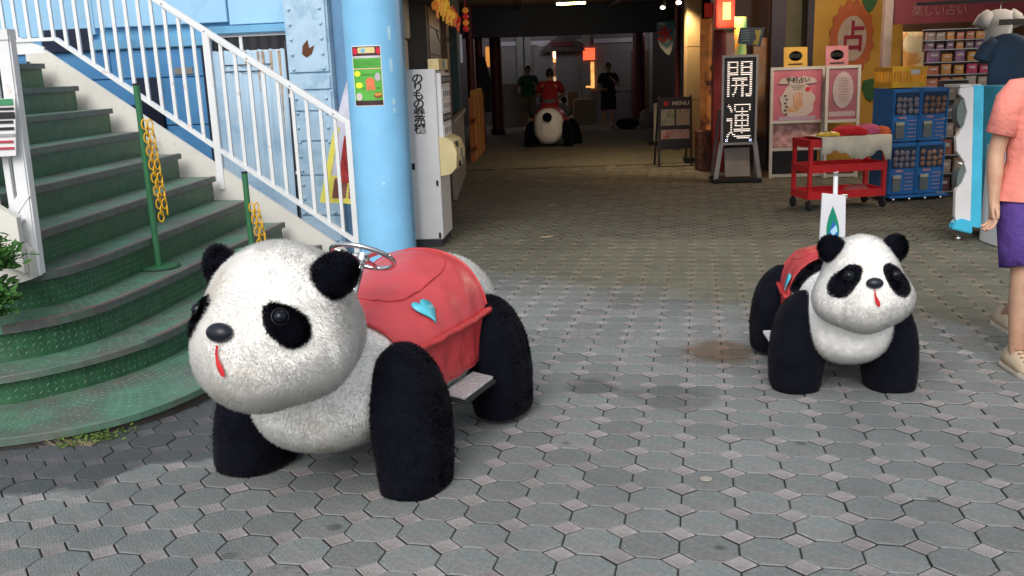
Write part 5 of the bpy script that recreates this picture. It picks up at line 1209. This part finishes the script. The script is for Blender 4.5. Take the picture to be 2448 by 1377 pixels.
for px0, px1, py0, py1, m_, lab in ((1874, 1930, 113, 160, mat('yellow_card', (.62, .36, .06), rough=.6), 'yellow price card on top of the palm reading board'), (1974, 2028, 110, 157, mat('pink_card', (.52, .20, .22), rough=.6), 'pink price card on top of the narrower pink board')):
    t = thing('price_card', lab, 'card', (0, 0, 0)); Yc = 13.22
    q = [at(a_, b_, Yc) for a_, b_ in ((px0, py0), (px1, py0-1), (px1, py1+2), (px0, py1+2))]; b = MB(); b.prism(q, (0, .01, 0)); b.build('sheet', m_, t)
    c = (q[0]+q[2])/2; b = MB(); b.disc((c.x, Yc, c.z+.02), .085, 'y', 20, .003, 1.1, .8); b.build('print_oval', mat('card_cream', (.55, .48, .36)), t)
    text('lettering', '¥500', ink, t, .085, (c.x, Yc-.006, c.z+.02), bold=.002); b = MB(); b.box((c.x, Yc-.002, c.z-.09), (.2, .003, .02)); b.build('print_line', ink, t)
    b = MB(); b.box((c.x, Yc+.03, q[3].z-.12), (.03, .02, .30)); b.build('stem', fr, t)

# red cart with cloth
ca, cb, cd = ground(1912, 482), ground(2092, 470), ground(1935, 505)
ct = thing('red_cart', 'red three-tier steel utility cart with casters', 'cart', (3.29, 10.12, 0), R(9))
cw, cdp = .92, .42
for s in (0, 1):
    for q_ in (0, 1):
        b = MB(); x_, y_ = (.02+(cw-.04)*s, .02+(cdp-.04)*q_); b.bar((x_, y_, .14), (x_, y_, .78), .04, .04); b.build('post', redp, ct)
        b = MB(); b.cyl((x_, y_, .075), (x_, y_, .145), .014, 8); b.T = Matrix.Translation((x_, y_, .055)) @ Matrix.Rotation(R(90), 4, 'Y'); b.tube([(0, 0, -.016), (0, 0, .016)], .055, 16); b.T = Matrix(); b.build('caster', rubber, ct)
for z_ in (.17, .46, .74):
    b = MB(); b.box((cw/2, cdp/2, z_-.03), (cw-.042, cdp-.042, .012)); b.build('shelf', redp, ct)
    b = MB(); b.box((cw/2, .0, z_), (cw, .012, .085)); b.box((cw/2, cdp, z_), (cw, .012, .085)); b.box((0, cdp/2, z_), (.012, cdp-.014, .085)); b.box((cw, cdp/2, z_), (.012, cdp-.014, .085)); b.build('tray_rim', redp, ct)
cth = mat('cream_cloth', (.72, .66, .54), rough=.9, bump=.3, bs=20)
t = thing('cart_cloth', 'cream cloth draped over the top of the red cart', 'cloth', (3.29, 10.12, 0), R(9))
b = MB(); rows = []
for k in range(25):
    x_ = .13+(cw+.03-.13)*k/24; dr_ = .60+.045*math.sin(k*.35)+.015*math.sin(k*1.7)-(.12 if k > 21 else 0)
    rows.append([(x_, -.022-.012*math.sin(k*.9), dr_), (x_, -.022-.006*math.sin(k*.9), .72), (x_, -.012, .80), (x_, .05, .803), (x_, .22, .805), (x_, .40, .803), (x_, .44, .79), (x_, .445, .66)])
b.loft(rows, cap=False, closed=False); o = b.build('sheet', cth, t, smooth=2); md = o.modifiers.new('t', 'SOLIDIFY'); md.thickness = .006
def lump(name, lab, cat, x_, y_, z_, sx_, sy_, sz_, m_):
    b = MB(); rr = []; n = 18; r2 = random.Random(name+lab)
    ph_ = [r2.uniform(0, 6) for _ in range(6)]
    sx_ *= 1.2; sy_ *= 1.15; sz_ *= 1.2
    for i in range(7):
        f = i/6; rad = math.sqrt(max(0, 1-f**2.2)) if i else 1
        rr.append([(x_+sx_*rad*math.cos(a)*(1+.12*math.sin(3*a+ph_[0])), y_+sy_*rad*math.sin(a)*(1+.1*math.sin(4*a+ph_[1])), z_+sz_*f*(1+.2*math.sin(2*a+ph_[2])*(1-f))+.008*math.sin(5*a+ph_[3]+f*4)) for a in np.linspace(0, 2*math.pi, n, endpoint=False)])
    b.loft(rr); o = b.build(name, m_, smooth=2); o.location = (3.29, 10.12, 0); o.rotation_euler = (0, 0, R(9)); return tag(o, lab, cat)
lump('folded_cloth', 'bright red folded cloth on the cart', 'cloth', .53, .16, .81, .17, .14, .085, mat('red_fleece', (.52, .01, .02), rough=.9))
lump('folded_cloth', 'pink folded cloth on the cart beside the red one', 'cloth', .76, .20, .81, .14, .13, .085, mat('pink_fleece', (.48, .08, .18), rough=.9))
lump('folded_cloth', 'orange folded cloth at the right end of the cart', 'cloth', .93, .16, .80, .07, .1, .07, mat('orange_fleece', (.62, .12, .04), rough=.9))
lump('yellow_tray', 'yellow flat packet at the left end of the cart top', 'packet', .27, .10, .81, .12, .06, .035, mat('yellow_packet', (.66, .42, .02), rough=.5))
lump('bag', 'crumpled plastic bag on the lowest shelf of the red cart', 'bag', .68, .16, .15, .13, .1, .08, mat('pinkish_bag', (.42, .12, .12), rough=.3))

# gacha machines 2x2
def gacha(x_, z_, lab, first):
    t = thing('capsule_machine', lab, 'capsule machine', (gl.x, gl.y, 0), GR, 'blue capsule toy machines stacked two by two')
    w_, h_ = .345, .60
    b = MB(); b.box((x_+w_/2, .22, z_+h_/2), (w_-.006, .42, h_-.006)); b.build('cabinet', bluep, t, bevel=.01)
    b = MB(); b.box((x_+w_/2, .004, z_+.43), (w_-.06, .012, .25)); b.build('window_frame', mat('dark_blue', (.01, .04, .10)), t, bevel=.004)
    gm = mat('capsules%d' % first, ((.20, .18, .22), (.26, .15, .11))[first % 2], rough=.35, var=.3, vs=10)
    r2 = random.Random(first)
    for r_ in range(3):
        for c_ in range(4):
            b = MB(); b.ball((x_+.065+c_*.072+r2.uniform(-.008, .008), -.004, z_+.345+r_*.065+r2.uniform(-.008, .008)), .034, 10, (1, .5, 1)); b.build('capsule', gm, t, smooth=2)
    b = MB(); b.box((x_+w_*.27, -.004, z_+.12), (.10, .016, .15)); b.build('outlet', mat('outlet_grey', (.16, .18, .18), rough=.3), t)
    b = MB(); b.box((x_+w_*.27, -.006, z_+.21), (.10, .018, .035)); b.build('handle_plate', mat('handle_cream', (.5, .48, .38)), t)
    b = MB(); b.box((x_+w_*.35, -.001, z_+.275), (.09, .01, .018)); b.build('price_label', mat('pink_label', (.7, .3, .3)), t)
    for q_ in range(5):
        b = MB(); b.box((x_+w_*.72, -.001, z_+.24-.045*q_), (.11-.01*(q_ % 3), .008, .008)); b.build('print_line', mat('pale_line', (.35, .35, .6) if q_ % 2 else (.5, .3, .35)) if q_ == 0 else MATS['pale_line'], t)
    b = MB(); b.box((x_+w_-.012, -.003, z_+h_/2), (.012, .008, h_-.03)); b.build('trim', mat('trim_blue', (.03, .2, .5)), t)
gl = ground(2122, 482); gr_ = ground(2247, 474); GR = math.atan2(gr_.y-gl.y, gr_.x-gl.x)
for i_, (x_, z_, lab) in enumerate(((0, .07, 'lower left blue capsule machine of the two by two stack'), (.345, .07, 'lower right blue capsule machine of the two by two stack'), (0, .675, 'upper left blue capsule machine of the two by two stack'), (.345, .675, 'upper right blue capsule machine of the two by two stack'))): gacha(x_, z_, lab, i_)
t = thing('machine_trolley', 'blue wheeled base under the four capsule machines', 'trolley', (gl.x, gl.y, 0), GR)
b = MB(); b.box((.345, .18, .055), (.74, .52, .025)); b.build('base_plate', bluep, t, bevel=.005)
for x_ in (.05, .25, .45, .65):
    b = MB(); b.cyl((x_, 0, .02), (x_+.02, 0, .02), .02, 10); b.build('caster', chrome, t)
# yellow basket on top
t = thing('yellow_basket', 'yellow plastic basket with slotted sides on the capsule machines', 'basket', (gl.x, gl.y, 1.285), GR)
b = MB()
for k in range(2): b.box((.19, .02+.36*k, .03), (.42, .012, .06)); b.box((.19, .02+.36*k, .205), (.44, .014, .05)); b.box((-.02+.42*k, .2, .03), (.012, .36, .06)); b.box((-.02+.42*k, .2, .205), (.014, .36, .05))
for k in range(12): b.box((-.012+.0367*k, .02, .12), (.014, .01, .13)); b.box((-.012+.0367*k, .38, .12), (.014, .01, .13))
for k in range(10): b.box((-.02, .04+.036*k, .12), (.01, .014, .13)); b.box((.40, .04+.036*k, .12), (.01, .014, .13))
b.build('shell', yellow, t); b = MB(); b.box((.19, .2, .006), (.40, .34, .008)); b.build('bottom', yellow, t)
b = MB(); b.box((.25, .008, .17), (.11, .004, .05)); b.build('label_card', paper, t)
# maroon sign and goods racks
mz_ = thing('maroon_sign', 'long maroon shop sign with faint characters above the goods racks', 'sign', (0, 0, 0))
a, c = at(2130, 42, 13.0), at(2420, 42, 13.0); b = MB(); b.box(((a.x+c.x)/2+.6, 13.0, 2.215), (c.x-a.x+1.2, .05, .34)); b.build('panel', mat('maroon_panel', (.13, .012, .02), rough=.4), mz_)
b = MB(); b.box(((a.x+c.x)/2+.6, 12.97, 2.41), (c.x-a.x+1.3, .09, .05)); b.build('top_rail', colm, mz_); b = MB(); b.box((a.x-.06, 12.97, 1.2), (.11, .1, 2.4)); b.build('side_post', mat('greyish_post', (.28, .22, .19)), mz_)
a = at(2255, 42, 12.95); text('lettering', '楽しい占い', mat('faint_letters', (.22, .10, .10)), mz_, .15, (a.x-.05, 12.965, 2.20))
vbanner('fan_poster', 'yellow and cream illustrated poster left of the goods racks', 'poster', 2158, 2232, 76, 200, 12.6, mat('fan_print', (.48, .22, .06), rough=.6, col2=(.50, .42, .26), c2s=2.6, c2t=(.46, .52), var=.1), 0)
def rack(label, px0, px1, py0, py1, Y, rows, cols, cat='display rack', seed=1, pal=None):
    a, c = at(px0, py0, Y), at(px1, py1, Y); w_, h_ = c.x-a.x, a.z-c.z; t = thing('goods_rack', label, cat, (a.x, Y, c.z)); r2 = random.Random(seed)
    b = MB(); b.box((w_/2, .06, h_/2), (w_, .02, h_)); b.build('back_panel', mat('rack_back', (.10, .06, .05), rough=.7), t)
    for i in range(rows+1):
        b = MB(); b.box((w_/2, 0, h_*i/rows), (w_+.02, .12, .012)); b.build('shelf', steel, t)
    for i in range(rows):
        for j in range(cols):
            cw_ = w_/cols; hh = h_/rows*r2.uniform(.6, .85); k = r2.randrange(len(pal)); ww = cw_*r2.uniform(.7, .9)
            b = MB(); b.box((cw_*(j+.5), -.02, h_*i/rows+.008+hh/2), (ww, .05, hh)); po_ = b.build('package', mat('pack_%d' % (hash(pal[k]) % 997), pal[k], rough=.35, var=.25, vs=14), t, bevel=.003)
            b = MB(); b.box((cw_*(j+.5), -.047, h_*i/rows+.01+hh*.62), (ww*.6, .004, hh*.22)); b.build('label', mat('pack_label', (.42, .38, .36), var=.3, vs=20), po_)
pal1 = [(.22, .16, .15), (.36, .13, .09), (.30, .24, .22), (.12, .09, .11), (.42, .20, .06), (.26, .04, .08), (.14, .08, .16)]
rack('upper goods rack of small packets under the maroon sign', 2212, 2372, 72, 118, 12.3, 2, 7, seed=2, pal=pal1)
rack('goods rack with orange and silver packets behind the capsule machines', 2215, 2362, 120, 205, 11.9, 3, 5, seed=4, pal=[(.38, .12, .06), (.30, .25, .23), (.42, .20, .05), (.36, .03, .10), (.20, .10, .20)])
rack('narrow rack of small boxes right of the capsule machines', 2252, 2300, 192, 455, 10.8, 6, 2, seed=5, pal=[(.22, .13, .09), (.30, .22, .17), (.08, .03, .03), (.25, .08, .05), (.14, .12, .12)])
b = MB(); a = at(2275, 455, 10.8); b.box((a.x+.1, 10.95, a.z/2-.01), (.5, .3, a.z)); tag(b.build('rack_plinth', dark), 'dark plinth under the narrow rack of small boxes', 'plinth')
# hanging shirts
def shirt(name, lab, px, pyt, pyb, Y, m_, w_):
    a, c = at(px, pyt, Y), at(px, pyb, Y); h_ = a.z-c.z; t = thing(name, lab, 'shirt', (a.x, Y, c.z))
    b = MB(); n = 20
    R_ = [oval((0, 0, f*h_), rx*w_, ry, n) for f, rx, ry in ((0, .5, .06), (.3, .49, .07), (.6, .50, .09), (.82, .52, .08), (.93, .42, .06), (1, .16, .05))]; b.loft(R_); b.build('torso', m_, t, smooth=2)
    for s in (-1, 1):
        b = MB(); b.tube([(s*w_*.36, 0, h_*.88), (s*w_*.56, .0, h_*.74), (s*w_*.68, 0, h_*.52), (s*w_*.685, 0, h_*.51)], [.06, .075, .085, .07], 14); b.build('sleeve', m_, t, smooth=2)
    b = MB(); b.tube([(0, 0, h_), (0, 0, h_+.05), (.02, 0, h_+.08), (.0, 0, h_+.10)], .004, 6); b.build('hanger', chrome, t); return t
shirt('hanging_shirt', 'navy t-shirt hanging above the cyan machine', 2412, 80, 208, 9.3, mat('navy_cotton', (.045, .075, .13), rough=.9, bump=.2, bs=9), .36)
ws = shirt('hanging_shirt', 'white t-shirt with black lettering hanging behind the navy one', 2392, 22, 105, 10.3, mat('white_cotton', (.42, .42, .42), rough=.9), .30)
b = MB(); a = at(2425, 52, 10.1); b.box((a.x, 10.12, a.z), (.30, .01, .06)); b.T = Matrix(); o = b.build('black_print_strip', ink); o.parent = ws; o.location = (-ws.location.x, -ws.location.y, -ws.location.z)
b = MB(); a = at(2400, 8, 9.8); b.bar((a.x-.9, 9.8, a.z+.02), (a.x+1.2, 9.8, a.z+.05), .03, .03); tag(b.build('clothes_rail', black), 'black clothes rail above the hanging shirts', 'rail')

# cyan and white game machine
gm_ = thing('cyan_game_machine', 'cyan and white game cabinet with round grey portholes at the right', 'game machine', (0, 0, 0))
A_ = ground(2302, 552); B_ = ground(2342, 566)
def gpt(u, v, z): # u: from back-left corner towards the camera-right along side, v: to the right
    return Vector((4.20+.02*u+v, 8.72-u, z))
b = MB(); b.prism([gpt(-.02, .10, .10), gpt(.62, .10, .10), gpt(.62, 1.1, .10), gpt(-.02, 1.1, .10)], (0, 0, 1.25)); b.build('cabinet', cyan, gm_, bevel=.015)
# white side wing with wavy front edge (faces the camera)
cy_ = 8.07
def gq(px_, py_, Y=cy_): return at(px_, py_, Y)
wing = [(2295, 212), (2329, 206), (2322, 540), (2286, 528), (2283, 515), (2285, 455), (2300, 438), (2311, 410), (2304, 385), (2288, 362), (2286, 330), (2305, 300), (2313, 268), (2305, 235), (2294, 225)]
b = MB(); b.prism([gq(*p_) for p_ in wing], (0, .05, 0)); b.build('side_wing', offw, gm_, bevel=.004)
b = MB(); b.prism([gq(px_, py_, cy_-.003) for px_, py_ in ((2329, 204), (2352, 204), (2345, 545), (2320, 541))], (0, .04, 0)); b.build('edge_trim', cyan, gm_)
for py_ in (267, 425):
    c = gq(2296, py_, cy_+.12); b = MB(); b.disc((c.x, c.y, c.z), .14, 'y', 28, -.10, .55, 1); b.build('porthole', mat('porthole_grey', (.16, .20, .20), rough=.25, metal=.3), gm_, smooth=True)
b = MB(); b.prism([gq(px_, py_, cy_-.02) for px_, py_ in ((2276, 548), (2284, 530), (2300, 522), (2326, 530), (2325, 560))], (0, .09, 0)); b.build('foot', cyan, gm_, bevel=.01)
b = MB(); c = gq(2286, 556, cy_+.1); b.ball((c.x+.02, c.y, .03), .03, 10); b.build('caster', chrome, gm_, smooth=2)
b = MB(); b.box((gq(2315, 202).x+.06, 8.3, 1.37), (.18, .3, .02)); b.build('top_plate', offw, gm_)
wb_ = thing('white_cabinet', 'low white drawer cabinet in front of the cyan game machine', 'cabinet', (0, 0, 0))
c0 = ground(2334, 572); c1 = ground(2385, 590)
b = MB(); x0 = 4.19; b.box((x0+.42, 7.93, .44), (.84, .40, .86)); b.build('carcass', offw, wb_, bevel=.008)
for z0, z1 in ((.70, .84), (.28, .69), (.03, .27)):
    b = MB(); b.box((x0+.42, 7.725, (z0+z1)/2), (.80, .012, z1-z0-.008)); b.build('drawer_front', offw, wb_, bevel=.003)

# deep-left fences
of_ = thing('orange_fence', 'orange and yellow wooden slat fence at the left wall of the arcade', 'fence', (0, 0, 0))
f0 = ground(1112, 383)
for k in range(7):
    y_ = f0.y-.3+k*.42; x_ = -.62+.02*k; hh = 1.15+(.12 if k % 2 else 0)
    b = MB(); b.box((x_, y_, hh/2), (.10, .12, hh)); b.build('slat', [mat('orange_stain', (.38, .12, .025), rough=.6), mat('yellow_stain', (.45, .24, .06), rough=.6)][k % 2], of_, bevel=.006)
b = MB(); b.box((-.55, f0.y+.9, .75), (.03, 3.0, .07)); b.box((-.55, f0.y+.9, .25), (.03, 3.0, .07)); b.build('rail', MATS['orange_stain'], of_)
wf_ = thing('white_fence', 'dull white slat fence between the ticket machine and the orange fence', 'fence', (0, 0, 0))
for k in range(9):
    b = MB(); b.box((-.70, 12.1+k*.36, .52), (.05, .10, 1.04)); b.build('slat', mat('dull_white', (.30, .26, .22), rough=.6), wf_)
b = MB(); b.box((-.665, 13.5, 1.02), (.04, 3.3, .05)); b.build('rail', MATS['dull_white'], wf_)
b = MB(); a = ground(1150, 345); b.prism([(a.x-.12, a.y, 0), (a.x+.12, a.y, 0), (a.x+.1, a.y, .7), (a.x-.1, a.y, .85)], (0, .3, 0)); tag(b.build('red_bin', mat('dull_red', (.2, .02, .025), rough=.6), bevel=.02), 'dull red bin behind the orange fence', 'bin')
# lit spots seen between columns
for px_, py0, py1, Y, lab in ((1166, 112, 160, 25, 'amber lit sign between the dark red columns'),):
    a, c = at(px_, py0, Y), at(px_, py1, Y); b = MB(); b.box((a.x, Y, (a.z+c.z)/2), (.13, .05, a.z-c.z)); tag(b.build('amber_sign', mat('amber_dim', (.9, .36, .08), emit=.55)), lab, 'sign')
a, c = at(1100, 82, 15.5), at(1102, 150, 15.5); b = MB(); b.box((a.x, 15.5, (a.z+c.z)/2), (.05, .05, a.z-c.z)); tag(b.build('pale_strip_sign', mat('pale_strip', (.45, .47, .55), rough=.4, emit=.15)), 'narrow pale vertical sign at the end of the dark left wall', 'sign')
a = at(1155, 200, 21); b = MB(); b.prism([(a.x-.10, 21, 1.9), (a.x+.06, 21, 1.9), (a.x+.17, 21, 1.4), (a.x+.16, 21, .7), (a.x-.06, 21, .7)], (0, .05, 0)); tag(b.build('hanging_cloth', mat('black_cloth', (.012, .014, .02), rough=.9)), 'black cloth hanging between the dark red columns', 'cloth')
# ice flag
ic = thing('ice_flag', 'hanging shaved ice flag with red character over blue and white waves', 'flag', (0, 0, 0)); Yi = 17
q = [at(px_, py_, Yi) for px_, py_ in ((1569, 54), (1616, 50), (1614, 95), (1606, 120), (1600, 132), (1592, 128), (1578, 112), (1572, 90))]
b = MB(); b.prism(q, (0, .01, 0)); b.build('cloth', mat('flag_teal', (.06, .22, .28), rough=.8, col2=(.42, .45, .45), c2s=5, c2t=(.55, .60)), ic)
q = [at(px_, py_, Yi-.01) for px_, py_ in ((1573, 95), (1585, 108), (1594, 118), (1608, 100), (1605, 120), (1600, 132), (1592, 128), (1578, 112))]; b = MB(); b.prism(q, (0, .006, 0)); b.build('wave_print', mat('wave_white', (.42, .42, .40)), ic)
a = at(1590, 84, Yi-.02); text('character', '氷', mat('ice_red', (.55, .03, .03)), ic, .27, (a.x, Yi-.02, a.z), bold=.01)
# bags on the far floor
a = ground(1500, 308); b = MB(); b.ball((0, 0, .14), .2, 14, (1.6, .8, .75)); o = tag(b.build('duffel_bag', blk, smooth=2), 'black duffel bag on the far floor by the man in dark clothes', 'bag'); o.location = (a.x, a.y, 0)
a = ground(1545, 305); b = MB(); rr = [oval((0, 0, z_), r_, r_*.8, 14) for z_, r_ in ((0, .17), (.2, .19), (.36, .16), (.46, .09))]; b.loft(rr); o = tag(b.build('white_sack', mat('pale_sack', (.30, .25, .25), rough=.8), smooth=2), 'pale sack on the floor right of the black duffel bag', 'bag'); o.location = (a.x, a.y, 0)

# litter and marks on the paving
for px_, py_, w_, l_, lab, c_ in ((1318, 492, .11, .05, 'pale scrap of litter on the arcade floor, the far one', (.30, .27, .20)), (1308, 568, .14, .05, 'yellowish scrap of litter on the arcade floor, nearest one', (.42, .36, .2)), (1160, 541, .12, .05, 'dull scrap of litter on the floor beside the ticket machine', (.2, .18, .12))):
    a = ground(px_, py_); b = MB(); b.prism([(-w_/2, -l_/2, 0), (w_*.3, -l_*.4, .004), (w_/2, l_*.3, .010), (0, l_/2, .003), (-w_*.4, l_*.2, .006)], (0, 0, .003)); o = tag(b.build('litter', mat('litter%d' % px_, c_, rough=.7)), lab, 'litter'); o.location = (a.x, a.y, a.z+.004)
a = ground(1688, 1147); b = MB(); b.disc((0, 0, 0), .022, 'z', 20, .003); o = tag(b.build('round_disc', mat('beige_disc', (.36, .33, .29), rough=.6)), 'round beige disc lying on an octagonal paver', 'disc'); o.location = (a.x, a.y, a.z+.003); o.rotation_euler = (math.atan(slope(a.y)), 0, 0)
# ---- plants
leafm = mat('leaf_green', (.05, .15, .03), rough=.5, var=.3, vs=20, rnd=.25)
def leaves(b, n, cx_, cy_, cz_, sp_, L_, r2):
    for _ in range(n):
        p = Vector((cx_+r2.gauss(0, sp_[0]), cy_+r2.gauss(0, sp_[1]), max(cz_-sp_[2], cz_+r2.gauss(0, sp_[2])))); d = Vector((r2.gauss(0, 1), r2.gauss(0, 1), r2.uniform(-.3, .8))).normalized(); s_ = d.orthogonal().normalized(); s_.rotate(Matrix.Rotation(r2.uniform(0, 6), 3, d)); up_ = d.cross(s_); l = L_*r2.uniform(.6, 1.2)
        b.add([p, p+d*l*.35+s_*l*.2+up_*l*.05, p+d*l*.75+s_*l*.15, p+d*l-up_*l*.1, p+d*l*.75-s_*l*.15, p+d*l*.35-s_*l*.2+up_*l*.05, p+d*l*.5-up_*l*.04], [(0, 1, 6), (1, 2, 6), (2, 3, 6), (3, 4, 6), (4, 5, 6), (5, 0, 6)])
r2 = random.Random(3)
pl = thing('leafy_plant', 'bushy green plant growing at the left edge beside the stairs', 'plant', (0, 0, 0))
for px_, py_, n, s_ in ((-12, 612, 260, .036), (12, 622, 90, .028), (-12, 705, 220, .036), (-14, 740, 100, .03), (-90, 660, 260, .06)):
    q = at(px_, py_, 4.30); b = MB(); leaves(b, n, q.x, q.y, q.z, (s_, s_, s_), .06, r2); b.build('foliage', leafm, pl, fix=False)
q = at(-10, 700, 4.34); b = MB(); b.tube([(q.x-.25, 4.36, .3), (q.x-.10, 4.35, .6), (q.x-.02, 4.32, 1.0)], [.012, .009, .005], 8); b.build('stem', mat('stem_brown', (.08, .06, .03)), pl)
wd = thing('weeds', 'patch of small weeds growing at the foot of the lowest step', 'weeds', (0, 0, 0))
for px_, py_, n, s_ in ((245, 1052, 130, .035), (200, 1060, 90, .03), (160, 1066, 60, .025), (300, 1035, 30, .02)):
    q = ground(px_, py_); b = MB(); leaves(b, n, q.x, q.y, q.z+.012, (s_, s_*.5, .014), .022, r2); b.build('foliage', mat('weed_green', (.10, .17, .03), rough=.6, rnd=.3), wd, fix=False)
b = MB()
for _ in range(40):
    q = ground(r2.uniform(130, 225), 1066); a = r2.uniform(-1, 1); p = q; b.bar(p, p+Vector((a*.05, -.01, .02+r2.uniform(0, .02))), .0015, .0012)
b.build('dry_grass', mat('dry_grass', (.35, .30, .18)), wd)

for k, (x_, w_, lab) in enumerate(((.4, .05, 'thin dark conduit running along the arcade ceiling left of the tube lamp'), (2.3, .07, 'thicker dark pipe running along the arcade ceiling right of the tube lamp'))):
    b = MB(); b.cyl((x_, 12, 2.9-w_/2), (x_, 21.1, 2.9-w_/2), w_/2, 10); tag(b.build('ceiling_pipe', steel, smooth=True), lab, 'pipe')
b = MB(); b.tube([(-.68, 9.8+.25*i, 2.05-.10*math.sin(math.pi*(i % 4)/4)) for i in range(13)], .006, 6); tag(b.build('hanging_cable', black, smooth=2), 'black cable sagging along the dark left wall of the arcade', 'cable')
# ================================================================== LAMPS seen lit, then unseen lights added at shutters and shops
fl_ = at(1365, 9, 18); t = thing('tube_lamp', 'lit yellow tube lamp on the arcade ceiling', 'lamp', (fl_.x, 18, 0))
b = MB(); b.cyl((-.27, 0, fl_.z), (.27, 0, fl_.z+.01), .022, 12); b.build('tube', mat('tube_glow', (1, .86, .35), emit=9, var=0), t, smooth=True)
b = MB(); b.box((0, .02, (fl_.z+2.95)/2+.015), (.6, .08, 2.95-fl_.z-.035)); b.build('housing', dark, t)
for k, (px_, py_) in enumerate(((1623, 5), (1585, 17))):
    q = at(px_, py_, 15.5); t = thing('spot_lamp', ['bright spot lamp under the ceiling above the cream column', 'dimmer spot lamp left of the bright one'][k], 'lamp', (q.x, 15.5, q.z))
    b = MB(); b.tube([(0, 0, 0), (.03, .05, .06)], [.04, .03], 14); b.build('shade', steel, t, smooth=True)
    b = MB(); b.ball((-.005, -.01, -.008), .036, 12, (1.2, .6, .8)); b.build('bulb', mat('bulb_glow%d' % k, (1, .85, .65), emit=12 if k == 0 else 2.5, var=0), t, smooth=2)
    b = MB(); b.cyl((.03, .05, .05), (.03, .05, max(.1, 2.95-q.z)), .006, 6); b.build('stem', black, t)
    l = bpy.data.lights.new('spot_lamp_light', 'SPOT'); l.energy = 95 if k == 0 else 35; l.color = (1, .72, .42); l.spot_size = R(130); l.spot_blend = .8; l.shadow_soft_size = .06
    lo = bpy.data.objects.new('spot_lamp_light', l); C.objects.link(lo); lo.location = (0, -.03, -.06); lo.rotation_euler = (R(12), 0, 0); lo.parent = t
l = bpy.data.lights.new('lantern_light', 'POINT'); l.energy = 18; l.color = (1, .45, .2); l.shadow_soft_size = .1
lo = bpy.data.objects.new('lantern_light', l); C.objects.link(lo); lo.location = (3.22, 13.55, 2.3); lo.parent = ls
l = bpy.data.lights.new('door_light', 'POINT'); l.energy = 10; l.color = (1, .6, .35); l.shadow_soft_size = .3
lo = bpy.data.objects.new('door_light', l); C.objects.link(lo); lo.location = (fx(1340), .5, 2.1); lo.parent = dr

l = bpy.data.lights.new('tube_light', 'POINT'); l.energy = 11; l.color = (1, .80, .58); l.shadow_soft_size = .25
lo = bpy.data.objects.new('tube_light', l); C.objects.link(lo); lo.location = (fl_.x, 17.9, fl_.z-.45)
for x_ in (-.6, 1.0, 4.2):
    l = bpy.data.lights.new('shutter_light', 'POINT'); l.energy = 11; l.color = (.95, .92, 1); l.shadow_soft_size = .3
    lo = bpy.data.objects.new('shutter_light', l); C.objects.link(lo); lo.location = (x_, 26.6, 2.72)
for x_, y_, e_ in ((4.4, 11.9, 70), (6.0, 9.7, 45)):  # unseen fill lights added above the frame to brighten the shop side
    l = bpy.data.lights.new('shop_fill_light', 'POINT'); l.energy = e_; l.color = (1, .86, .70); l.shadow_soft_size = .15
    lo = bpy.data.objects.new('shop_fill_light', l); C.objects.link(lo); lo.location = (x_, y_, 2.8)
